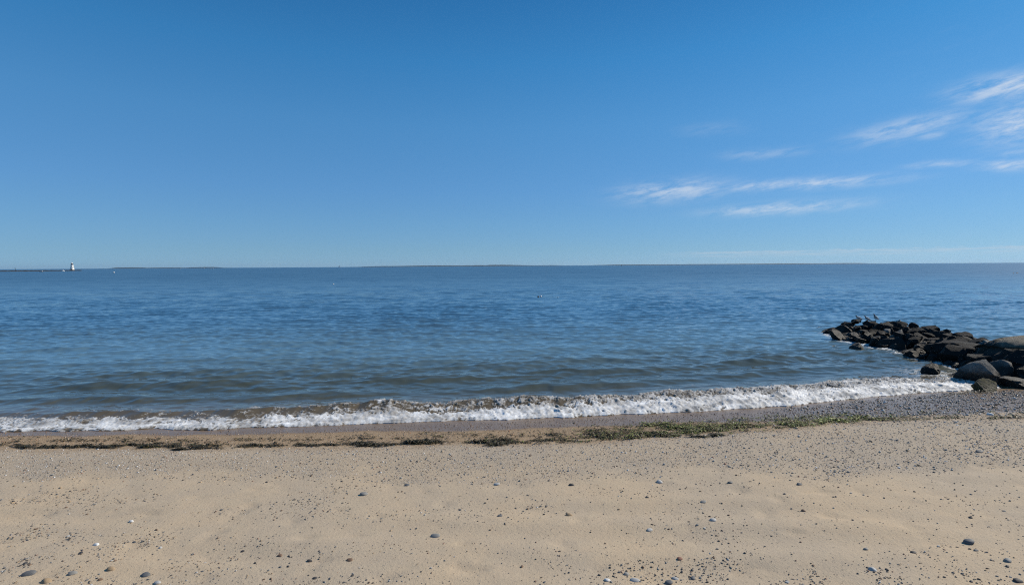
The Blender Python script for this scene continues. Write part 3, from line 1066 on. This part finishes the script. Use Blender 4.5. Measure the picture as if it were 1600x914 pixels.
def build_nav_buoy():
    p = at_depth(971, 415.5, 1500)
    e = empty('navigation_buoy', (p.x, p.y, 0))
    tag(e, 'dark navigation buoy on the horizon right of centre', 'buoy')
    lathe('float', [(1.2, -0.6), (1.6, -0.2), (1.6, 0.6), (1.2, 0.9)], M_BLACK, e, 20)
    for k in range(4):
        a = R(45 + 90 * k)
        v0 = np.array((1.1 * math.cos(a), 1.1 * math.sin(a)))
        box('tower_leg', (v0[0] - .1, v0[1] - .1, 0.9), (v0[0] + .1, v0[1] + .1, 3.6), M_BLACK, e)
    lathe('top_mark', [(1.3, 3.6), (1.2, 4.4), (0.3, 5.0), (0.1, 5.6)], M_BLACK, e, 16)


build_nav_buoy()


# ------------------------------------------------------------------ far shore
def build_far_shore():
    m, t, out = material('far_woodland')
    geo = t.new('ShaderNodeNewGeometry')
    n = t.noise(geo.outputs['Position'], 0.02, 5, 0.6)
    principled(t, out, t.mix(t.rng(n, 0.35, 0.65), rgb(0.008, 0.020, 0.030), rgb(0.014, 0.028, 0.038)), 0.9)
    Y0 = 9000
    for i, (p0, p1, top) in enumerate(((150, 330, 20), (545, 900, 27), (905, 1400, 21))):
        a, b = at_depth(p0, 416, Y0), at_depth(p1, 416, Y0)
        n_, k_ = 360, 8
        u = np.linspace(0, 1, n_)
        xs = a.x + (b.x - a.x) * u
        prof = sstep(0, 0.12, u) * sstep(1, 0.86, u)
        h = top * prof * (0.62 + 0.7 * gnoise(u * 4 + i * 7, u * 0, 600 + i) + 0.16 * gnoise(u * 26, u * 0, 610) + 0.10 * gnoise(u * 90, u * 0, 620))
        w = np.linspace(0, 1, k_)
        X = np.repeat(xs[:, None], k_, 1)
        Y = Y0 + w[None, :] * 900 + 120 * gnoise(u * 9, u * 0, 630 + i)[:, None]
        Z = -2 + (np.maximum(h, 3)[:, None] + 2) * np.interp(w, [0, 0.05, 0.12, 0.6, 1], [0, 0.45, 0.9, 1, 0])[None, :]
        o = link_mesh('far_shore', np.stack([X, Y, Z], -1).reshape(-1, 3), grid_faces(n_, k_), m)
        tag(o, kind='structure')


build_far_shore()


# ------------------------------------------------------------------ birds
def bird_mesh(name, mat, L=0.40, upright=0.35, swim=False):
    """one continuous body lofted from tail tip to bill tip, with two legs"""
    cu, su = math.cos(upright), math.sin(upright)
    # along-body position, height offset, half width, half height
    st = [(-0.52, 0.015, 0.012, 0.006), (-0.44, 0.012, 0.05, 0.016), (-0.32, 0.005, 0.075, 0.05), (-0.18, 0.0, 0.115, 0.10), (0.0, -0.005, 0.135, 0.13),
          (0.13, 0.005, 0.125, 0.125), (0.22, 0.04, 0.085, 0.095), (0.275, 0.095, 0.058, 0.065), (0.31, 0.145, 0.056, 0.058), (0.35, 0.175, 0.058, 0.056),
          (0.395, 0.18, 0.045, 0.042), (0.425, 0.172, 0.018, 0.018), (0.50, 0.158, 0.010, 0.010), (0.525, 0.148, 0.003, 0.004)]
    seg = 10
    v, f = [], []
    for (x, z, wy, wz) in st:
        for k in range(seg):
            a = 2 * math.pi * k / seg
            lx, lz = x, z + 1.3 * wz * math.sin(a)
            v.append((L * (lx * cu - lz * su), 1.3 * L * wy * math.cos(a), L * (lx * su + lz * cu)))
    n = len(st)
    for i in range(n - 1):
        for k in range(seg):
            k2 = (k + 1) % seg
            f.append((i * seg + k, i * seg + k2, (i + 1) * seg + k2, (i + 1) * seg + k))
    f.append(tuple(range(seg - 1, -1, -1)))
    f.append(tuple((n - 1) * seg + k for k in range(seg)))
    if not swim:
        for s_ in (-1, 1):
            b = len(v)
            hip = (L * 0.0, s_ * L * 0.05, -L * 0.08)
            for (dx, dz, rr) in ((0, 0, 0.03), (-0.02, -0.12, 0.016), (0.0, -0.30, 0.013), (0.05, -0.315, 0.02)):
                for k in range(5):
                    a = 2 * math.pi * k / 5
                    v.append((hip[0] + L * dx + L * rr * math.cos(a), hip[1] + L * rr * math.sin(a), hip[2] + L * dz))
            for i in range(3):
                for k in range(5):
                    k2 = (k + 1) % 5
                    f.append((b + i * 5 + k, b + i * 5 + k2, b + i * 5 + 5 + k2, b + i * 5 + 5 + k))
            f.append(tuple(b + 15 + k for k in range(5)))
    return v, f


def gull_material():
    m, t, out = material('gull_plumage')
    tc = t.new('ShaderNodeTexCoord')
    sep = t.new('ShaderNodeSeparateXYZ')
    t.l.new(tc.outputs['Object'], sep.inputs[0])
    x, z = sep.outputs[0], sep.outputs[2]
    n = t.noise(tc.outputs['Object'], 30.0, 4, 0.6)
    back = t.rng(t.math('ADD', t.math('SUBTRACT', z, t.math('MULTIPLY', x, 0.35)), t.math('MULTIPLY', n, 0.02)), 0.0, 0.03)
    c = t.mix(back, rgb(0.55, 0.54, 0.52), rgb(0.16, 0.17, 0.19))
    c = t.mix(t.rng(x, -0.17, -0.09, 1.0, 0.0), c, rgb(0.03, 0.03, 0.035))
    c = t.mix(t.rng(x, 0.11, 0.13), c, rgb(0.06, 0.05, 0.05))
    principled(t, out, c, 0.75)
    return m


def build_birds():
    gm = gull_material()
    for (px, py, y, L, up, rz, lab) in (
            (1341.5, 506.2, 24.3, 0.40, 0.30, R(172), 'leftmost gull standing on the flat block of the groyne tip'),
            (1355.0, 509.0, 24.0, 0.40, 0.42, R(168), 'middle gull standing lower between the tip rocks'),
            (1368.0, 505.0, 24.2, 0.40, 0.62, R(175), 'right gull standing with head raised beside the summit boulder')):
        v, f = bird_mesh('gull', gm, L, up)
        c = at_depth(px, py, y)
        o = link_mesh('gull', v, f, gm)
        pts = np.concatenate(ROCK_PTS)
        near = pts[np.hypot(pts[:, 0] - c.x, pts[:, 1] - c.y) < 0.14]
        top = near[:, 2].max() if len(near) else c.z
        o.location = (c.x, c.y, top + L * 0.385)
        o.rotation_euler = (0, 0, rz)
        tag(o, lab, 'bird', 'gulls resting on the groyne')
    for (px, py, rz, lab) in ((1583.5, 427.5, R(20), 'left dark seabird of the pair swimming at the far right'),
                              (1589.5, 427.2, R(160), 'right dark seabird of the pair swimming at the far right')):
        v, f = bird_mesh('seabird', M_BLACK, 0.75, 0.2, swim=True)
        c = at(px, py, 0)
        o = link_mesh('seabird', v, f, M_BLACK)
        o.location = (c.x, c.y, 0.08)
        o.rotation_euler = (0, 0, rz)
        tag(o, lab, 'bird', 'seabirds on the water')


build_birds()


# ------------------------------------------------------------------ pebbles
def ground_at(px, py):
    z = 0.15
    for _ in range(8):
        p = at(px, py, z)
        z = float(beach_z(np.array([p.x]), np.array([p.y]))[0])
    return Vector((p.x, p.y, z))


PAL = {'grey': (0.235, 0.225, 0.205), 'slate': (0.125, 0.125, 0.125), 'dark': (0.055, 0.05, 0.048), 'pale': (0.42, 0.41, 0.39),
       'tan': (0.33, 0.235, 0.14), 'brown': (0.17, 0.105, 0.065), 'red': (0.24, 0.11, 0.07), 'white': (0.66, 0.65, 0.62)}


def pebble_material(name, col):
    m, t, out = material(name)
    tc = t.new('ShaderNodeTexCoord')
    oi = t.new('ShaderNodeObjectInfo')
    v = t.vmath('ADD', t.vmath('SCALE', tc.outputs['Object'], scale=1.0), t.comb(t.math('MULTIPLY', oi.outputs['Random'], 30.0), 0.0, 0.0))
    a = t.noise(v, 22.0, 4, 0.6)
    b = t.noise(v, 160.0, 3, 0.6)
    c = t.mix(t.rng(a, 0.35, 0.65), rgb(*[q * 0.72 for q in col]), rgb(*[min(0.8, q * 1.15) for q in col]))
    c = t.mix(t.math('MULTIPLY', t.rng(b, 0.5, 0.7), 0.35), c, rgb(*[min(0.8, q * 1.5) for q in col]))
    principled(t, out, c, 0.7, t.bump(b, 0.3, 0.003))
    return m


PEB_MAT = {k: pebble_material('pebble_' + k, c) for k, c in PAL.items()}
PEB_SHAPES = [rock_shape(700 + i, 4, 0.6, ICO1, 0.05) for i in range(8)]
PEB_CACHE = {}


def pebble(loc, size, kind, shape, rz, label, group, name='pebble', cat='stone', tilt=(0, 0)):
    key = (kind, shape)
    if key not in PEB_CACHE:
        o = link_mesh(name, PEB_SHAPES[shape] * 0.5, ICO1[1], PEB_MAT[kind])
        PEB_CACHE[key] = o.data
    else:
        o = bpy.data.objects.new(name, PEB_CACHE[key])
        COL.objects.link(o)
    o.location = loc
    o.scale = size
    o.rotation_euler = (tilt[0], tilt[1], rz)
    return tag(o, label, cat, group)


STONES = [
    (680, 838, 17, 'grey', 'smooth grey oval stone lying alone on bare sand in the centre foreground'),
    (569, 772, 15, 'grey', 'grey stone at the lower edge of the shingle left of centre'),
    (636, 758, 9, 'slate', 'bluish stone in the shingle just right of the grey one left of centre'),
    (777, 757, 12, 'pale', 'pale grey stone at the shingle edge in the middle'),
    (781, 806, 9, 'slate', 'small dark stone on open sand below the middle of the shingle'),
    (893, 758, 10, 'dark', 'dark stone with a lit right side at the shingle edge, centre right'),
    (1031, 753, 12, 'pale', 'pale stone at the shingle edge right of centre'),
    (1011, 777, 7, 'dark', 'small dark brown stone on smooth sand below the pale shingle-edge stone'),
    (1099, 784, 11, 'grey', 'lumpy grey stone standing on smooth sand right of centre'),
    (1141, 754, 10, 'slate', 'slate grey stone at the shingle edge, right side'),
    (1114, 813, 12, 'pale', 'pale rounded stone with a dark shadow, right of centre on open sand'),
    (1090, 820, 6, 'grey', 'small grey stone just left of the pale rounded one'),
    (1015, 828, 11, 'pale', 'pale flat stone half sunk in sand, centre right'),
    (889, 805, 12, 'tan', 'tan and grey stone among grit, middle of the open sand'),
    (1256, 798, 9, 'brown', 'dark brown stone alone on the sand at right'),
    (1249, 757, 10, 'slate', 'dark slate stone under the shingle at right'),
    (1530, 706, 13, 'slate', 'blue grey stone in the shingle near the right edge'),
    (1353, 858, 10, 'grey', 'grey stone with pale top in the right foreground'),
    (1427, 863, 10, 'dark', 'dark stone at the upper edge of the right foreground scatter'),
    (1515, 848, 19, 'slate', 'long flat slate stone alone near the right edge'),
    (1525, 860, 9, 'slate', 'small slate chip just below the long flat one'),
    (1575, 876, 15, 'grey', 'grey stone with rounded back at the right edge'),
    (1364, 890, 14, 'pale', 'pale bluish stone sunk in the right foreground scatter'),
    (1590, 908, 16, 'dark', 'dark stone in the bottom right corner'),
    (992, 907, 17, 'pale', 'largest pale stone at the bottom edge right of centre'),
    (949, 906, 11, 'white', 'whitish rounded stone at the bottom edge in the middle'),
    (1055, 904, 12, 'pale', 'pale stone of the bottom cluster right of centre'),
    (1046, 911, 15, 'slate', 'slate stone in the bottom cluster right of centre'),
    (1062, 873, 10, 'red', 'reddish brown stone above the bottom cluster'),
    (1083, 903, 12, 'slate', 'dark grey stone just right of the bottom cluster'),
    (979, 897, 11, 'grey', 'grey stone above the largest pale one at the bottom'),
    (150, 851, 11, 'white', 'two-tone pale stone in the left foreground'),
    (126, 864, 10, 'dark', 'dark stone left of centre in the left foreground'),
    (174, 889, 15, 'tan', 'yellowish stone with a dark side in the left foreground'),
    (228, 898, 16, 'slate', 'dark flat stone near the bottom, left quarter'),
    (246, 911, 13, 'pale', 'pale grey stone on the bottom edge, left quarter'),
    (45, 897, 20, 'slate', 'long slate stone near the bottom left corner'),
    (114, 896, 14, 'grey', 'grey stone in the lower left scatter'),
    (72, 909, 18, 'tan', 'orange tan stone at the bottom left'),
    (437, 868, 10, 'brown', 'brown stone on bare sand, left of the centre foreground'),
    (546, 875, 11, 'brown', 'yellow brown stone pair member in the centre-left foreground'),
    (484, 876, 10, 'dark', 'dark stone in the centre-left foreground'),
    (492, 903, 8, 'dark', 'black pebble near the bottom, centre left'),
    (205, 815, 9, 'white', 'small white stone amid dark grit at left'),
    (1547, 648, 10, 'white', 'bright white stone on the wet shingle by the groyne'),
]


def build_pebbles():
    r = random.Random(21)
    placed = []
    for i, (px, py, w, kind, lab) in enumerate(STONES):
        g = ground_at(px, py)
        d = w / 800 * g.y * 0.95
        sx, sy, sz = d, d * r.uniform(0.62, 0.85), d * r.uniform(0.42, 0.58)
        pebble((g.x, g.y, g.z + sz * 0.12), (sx, sy, sz), kind, i % 8, r.uniform(-0.5, 0.5), lab, None, name='stone')
        placed.append((g.x, g.y))
    rn = np.random.default_rng(31)
    # countable pebbles: the largest of the scatter
    N = 120000
    y = 4.5 + 4.8 * rn.random(N)
    x = (rn.random(N) * 2 - 1) * (y * 1.06 + 5.0)
    thin = 1 - 0.8 * sstep(10.0, 14.0, np.abs(x))
    keep = rn.random(N) < np.clip(sparse_density(x, y), 0, 1) * 0.8 * thin
    x, y = x[keep], y[keep]
    size = 0.0065 + 0.0070 * rn.gamma(1.5, 0.7, len(x)) * np.interp(y, [2.5, 5, 9], [1.0, 1.0, 1.15])
    size = np.minimum(size, 0.046)
    score = np.where(np.abs(x) < y * 1.03, size / y, 0)
    order = np.argsort(-score)
    big = order[:255]
    kinds = ['grey', 'slate', 'dark', 'dark', 'brown', 'tan', 'slate', 'grey', 'pale', 'brown']
    z = beach_z(x, y)
    for i in big:
        sx = size[i]
        px = 800 + 760 * x[i] / y[i]
        zone = ('lower left', 'left centre', 'right centre', 'lower right')[min(3, max(0, int(px // 400)))]
        kd = kinds[rn.integers(len(kinds))]
        nm = {'slate': 'dark grey', 'dark': 'blackish', 'pale': 'pale grey', 'red': 'reddish'}.get(kd, kd)
        sz = sx * rn.uniform(0.35, 0.6)
        pebble((x[i], y[i], z[i] + sz * 0.22), (sx, sx * rn.uniform(0.55, 0.9), sz), kd, int(rn.integers(8)), rn.uniform(0, 6.28),
               f'small {nm} pebble scattered on the {zone} foreground sand', f'{nm} pebbles on the {zone} sand')
    rest = order[255:]
    xs, ys, ss = [x[rest]], [y[rest]], [size[rest]]
    # shingle bands
    N = 330000
    yy = 5.2 + 9.0 * rn.random(N)
    xx = (rn.random(N) * 2 - 1) * 17.0
    dn = shingle_density(xx, yy)
    kp = rn.random(N) < dn * np.interp(xx, [-6, 2, 6], [0.66, 0.52, 0.44]) * (1 - 0.75 * sstep(1.0, 4.5, np.abs(xx) - yy * 1.02))
    kp &= ~((xx > 13.9) & (yy < 18))
    xx, yy = xx[kp], yy[kp]
    wetside = sstep(4, 8, xx) * sstep(-0.1, 0.4, yy - wrack_y(xx))
    sz = 0.0085 + 0.0062 * rn.gamma(1.7, 0.75, len(xx)) * (1 + 0.9 * wetside) * np.interp(xx, [-10, 0, 8], [0.8, 1.0, 1.25])
    xs.append(xx)
    ys.append(yy)
    ss.append(np.minimum(sz, 0.075))
    x, y, s_ = np.concatenate(xs), np.concatenate(ys), np.concatenate(ss)
    n = len(x)
    print('stuff pebbles', n)
    zb = beach_z(x, y)
    base = [rock_shape(800 + i, 3, 0.6, ICO0, 0.04) * 0.5 for i in range(6)]
    bid = rn.integers(0, 6, n)
    BV = np.array(base)[bid]                                   # n,k,3
    a = rn.uniform(0, 6.283, n)
    sc = np.stack([s_, s_ * rn.uniform(0.55, 0.95, n), s_ * rn.uniform(0.35, 0.7, n)], -1)
    V = BV * sc[:, None, :]
    tx = rn.normal(0, 0.25, n)
    V = np.stack([V[..., 0], V[..., 1] * np.cos(tx)[:, None] - V[..., 2] * np.sin(tx)[:, None], V[..., 1] * np.sin(tx)[:, None] + V[..., 2] * np.cos(tx)[:, None]], -1)
    V = np.stack([V[..., 0] * np.cos(a)[:, None] - V[..., 1] * np.sin(a)[:, None], V[..., 0] * np.sin(a)[:, None] + V[..., 1] * np.cos(a)[:, None], V[..., 2]], -1)
    V += np.stack([x, y, zb + sc[:, 2] * 0.25], -1)[:, None, :]
    k = V.shape[1]
    F = (ICO0[1][None] + (np.arange(n) * k)[:, None, None]).reshape(-1, 3)
    names = ['grey', 'slate', 'dark', 'pale', 'tan', 'brown', 'red', 'white']
    pw = np.array([0.27, 0.10, 0.05, 0.19, 0.22, 0.09, 0.04, 0.04])
    ci = rn.choice(8, n, p=pw / pw.sum())
    col = np.array([PAL[q] for q in names])[ci] * rn.uniform(1.0, 1.6, n)[:, None] + 0.02
    loose = np.arange(n) < len(rest)
    ci_dark = np.isin(ci, (3, 7)) & (rn.random(n) < 0.8)
    col[loose & ci_dark] = np.array(PAL['slate'])
    col[loose] *= 0.72
    v = shore(x) - y
    wet = sstep(0.15, -0.15, v - wet_reach(x)) * 1.0
    strand = sstep(0.1, -0.3, wrack_y(x) - y) * (1 - sstep(3, 7, x))
    col = col * (1 - strand[:, None] * np.array([0.05, 0.25, 0.4]))
    col = np.clip(col * (1 - 0.28 * wet)[:, None], 0.01, 0.75)
    m, t, out = material('shingle_stone')
    geo = t.new('ShaderNodeNewGeometry')
    nz = t.noise(geo.outputs['Position'], 120.0, 3, 0.6)
    c = t.mix(t.math('MULTIPLY', t.rng(nz, 0.4, 0.7), 0.4), t.attr('col', 'Color'), rgb(0.20, 0.18, 0.16))
    principled(t, out, c, t.rng(t.attr('wet'), 0, 1, 0.75, 0.22), t.bump(nz, 0.3, 0.003))
    o = link_mesh('shingle', V.reshape(-1, 3), F, m, attrs={'col': np.repeat(col, k, 0), 'wet': np.repeat(wet, k)})
    tag(o, 'dense band of small grey and tan beach pebbles', 'shingle', kind='stuff')


build_pebbles()


# ------------------------------------------------------------------ seaweed
def weed_material():
    m, t, out = material('seaweed')
    geo = t.new('ShaderNodeNewGeometry')
    n = t.noise(geo.outputs['Position'], 40.0, 3, 0.6)
    c = t.mix(t.math('MULTIPLY', t.rng(n, 0.4, 0.7), 0.5), t.attr('col', 'Color'), rgb(0.02, 0.018, 0.01))
    principled(t, out, c, 0.6)
    return m


M_WEED = weed_material()
WEED_COL = np.array([(0.034, 0.028, 0.014), (0.062, 0.052, 0.020), (0.105, 0.070, 0.028), (0.150, 0.155, 0.034), (0.25, 0.29, 0.055)])


def fronds(rn, cx, cy, hump, green, lmin=0.05, lmax=0.17):
    """flat curling strips; cx, cy: start points, hump: lift above the sand, green 0..1"""
    n = len(cx)
    ns = 5
    L = rn.uniform(lmin, lmax, n)
    th = rn.normal(0, 0.6, n) + np.where(rn.random(n) < 0.5, 0, math.pi)
    curl = rn.normal(0, 1.1, n)
    wd = rn.uniform(0.003, 0.0095, n)
    X, Y = cx.copy(), cy.copy()
    pts = []
    for k in range(ns):
        ang = th + curl * k / ns
        pts.append((X.copy(), Y.copy(), ang))
        X = X + np.cos(ang) * L / ns
        Y = Y + np.sin(ang) * L / ns
    lift = rn.random(n) * hump
    arch = rn.uniform(0.0, 0.035, n) * (0.4 + hump * 12)
    V = np.zeros((n, ns, 2, 3))
    for k, (x_, y_, ang) in enumerate(pts):
        z = beach_z(x_, y_) + 0.006 + lift + arch * math.sin(math.pi * k / (ns - 1))
        w = wd * (1.0 if 0 < k < ns - 1 else 0.45)
        for j, s_ in enumerate((-1, 1)):
            V[:, k, j] = np.stack([x_ - np.sin(ang) * w * s_, y_ + np.cos(ang) * w * s_, z + s_ * w * rn.normal(0, 0.6, n)], -1)
    base = np.arange(n)[:, None] * (ns * 2)
    F = []
    for k in range(ns - 1):
        F.append(np.stack([base[:, 0] + 2 * k, base[:, 0] + 2 * k + 1, base[:, 0] + 2 * k + 3, base[:, 0] + 2 * k + 2], -1))
    F = np.concatenate(F)
    pick = np.clip((green * 4.2 + rn.normal(0, 0.9, n)).round().astype(int), 0, 4)
    col = WEED_COL[pick] * rn.uniform(0.7, 1.3, n)[:, None]
    return V.reshape(-1, 3), F, np.repeat(col, ns * 2, 0)


CLUMPS = [  # px, py, width px, height px, green, fronds, label
    (55, 699, 40, 5, 0.05, 260, 'dark seaweed clump nearest the left edge of the wrack line'),
    (155, 698, 30, 5, 0.05, 220, 'dark pointed seaweed heap in the left quarter of the wrack line'),
    (225, 695, 30, 5, 0.05, 200, 'dark seaweed strand tilted up to the right in the left quarter'),
    (315, 701, 46, 4, 0.05, 260, 'long thin dark seaweed strand at the low edge of the wrack, left of centre'),
    (588, 697, 34, 8, 0.08, 380, 'thickest black seaweed heap just left of the middle'),
    (661, 692, 22, 8, 0.18, 260, 'round dark green seaweed heap in the middle'),
    (785, 693, 36, 7, 0.30, 300, 'olive seaweed patch where the wrack starts to widen'),
    (945, 679, 36, 8, 0.45, 420, 'dense dark green seaweed patch right of the middle'),
    (1017, 665, 40, 8, 0.62, 420, 'green seaweed mound closest to the surf right of the middle'),
    (1072, 668, 44, 8, 0.66, 420, 'wide green seaweed mound next right of the mound closest to the surf'),
    (1130, 667, 46, 7, 0.62, 400, 'green seaweed mat before the wet pebbles'),
    (1020, 681, 50, 7, 0.50, 420, 'mixed olive seaweed mat at the low edge of the widest wrack'),
    (1105, 682, 30, 6, 0.20, 240, 'dark seaweed lump below the widest green mats'),
    (1237, 664, 18, 5, 0.8, 150, 'small fresh green seaweed tuft left of the brightest one'),
    (1296, 658, 36, 6, 0.95, 320, 'brightest green seaweed tuft near the wet shingle'),
    (1345, 655, 30, 5, 0.8, 200, 'green seaweed scrap right of the brightest tuft'),
    (1515, 614, 56, 5, 0.0, 260, 'black seaweed mat at the foot of the groyne boulders'),
]


def build_weed():
    rn = np.random.default_rng(55)
    for (px, py, w, h, green, n, lab) in CLUMPS:
        n = int(n * (0.8 + 0.8 * green))
        g = ground_at(px, py)
        k = g.y / 800
        a = w * k / 2
        b = max(0.05, h * k * g.y / CAM_H / 2 * (0.55 + 0.75 * green))
        ctr = rn.integers(0, 6, n)
        cu, cv = np.sort(rn.uniform(-0.75, 0.75, 6)), rn.uniform(-0.6, 0.6, 6)
        u, v = np.clip(cu[ctr] + rn.normal(0, 0.15, n), -1, 1), np.clip(cv[ctr] + 0.5 * cu[ctr] + rn.normal(0, 0.28, n), -1.2, 1.2)
        n2 = n
        cx, cy = g.x + a * u * 2.0, g.y + b * v * 1.1 + 0.05 * np.sin(u * 4 + px)
        hump = 0.05 * rn.random(n) ** 0.5 * (0.5 + 0.5 * np.cos(ctr * 2.1))
        V, F, C = fronds(rn, cx, cy, hump, np.full(n, green))
        o = link_mesh('seaweed_clump', V - np.array(g), F, M_WEED, attrs={'col': C})
        o.location = g
        tag(o, lab, 'seaweed', 'seaweed clumps of the wrack line')
    # the loose line between them
    N = 120000
    x = rn.uniform(-12, 12.5, N)
    wy = wrack_y(x)
    lane = rn.random(N)
    off = np.where(lane < 0.55, 0.03 + rn.normal(0, 0.06, N), np.where(lane < 0.8, 0.42 + rn.normal(0, 0.07, N), rn.uniform(-0.1, 0.75, N)))
    wide = np.interp(x, [-12, -1, 1, 3, 5, 6.5, 8, 12], [0.0, 0.15, 0.6, 1.0, 0.9, 0.5, 0.25, 0.2])
    off = off * (1 + 0.25 * wide) + 0.25 * wide * rn.normal(0, 0.35, N)
    y = wy + off + 0.06 * gnoise(x * 1.4, x * 0, 901)
    clump = fbm(x * 1.5, y * 6.0, 905, 4, 0.7)
    dens = sstep(-0.02, 0.24, clump + 0.06 * wide) * np.interp(x, [-12, 0, 2, 6, 8, 12], [0.34, 0.38, 0.5, 0.5, 0.25, 0.12])
    dens = dens * np.where(off > 0.25, 0.45 + 0.55 * wide, 1.0)
    kp = rn.random(N) < dens
    x, y, clump = x[kp], y[kp], clump[kp]
    green = np.interp(x, [-12, -2, 1, 3, 7, 9, 12], [0.1, 0.15, 0.4, 0.62, 0.66, 0.5, 0.4])
    hump = 0.045 * sstep(0.05, 0.45, clump)
    V, F, C = fronds(rn, x, y, hump, green, 0.03, 0.13)
    o = link_mesh('seaweed_wrack', V, F, M_WEED, attrs={'col': C})
    tag(o, 'loose dark and green seaweed scraps strewn along the tide line', 'seaweed', kind='stuff')
    print('fronds', len(x))


build_weed()


# ------------------------------------------------------------------ air
def build_haze():
    m, t, out = material('haze_air')
    vol = t.new('ShaderNodeVolumePrincipled')
    vol.inputs['Color'].default_value = (0.55, 0.78, 1.0, 1)
    vol.inputs['Density'].default_value = 2.0e-5
    vol.inputs['Anisotropy'].default_value = 0.2
    t.l.new(vol.outputs[0], out.inputs['Volume'])
    o = box('haze', (-32000, -1200, -8), (32000, 27000, 130), m, None)
    tag(o, kind='stuff')


build_haze()
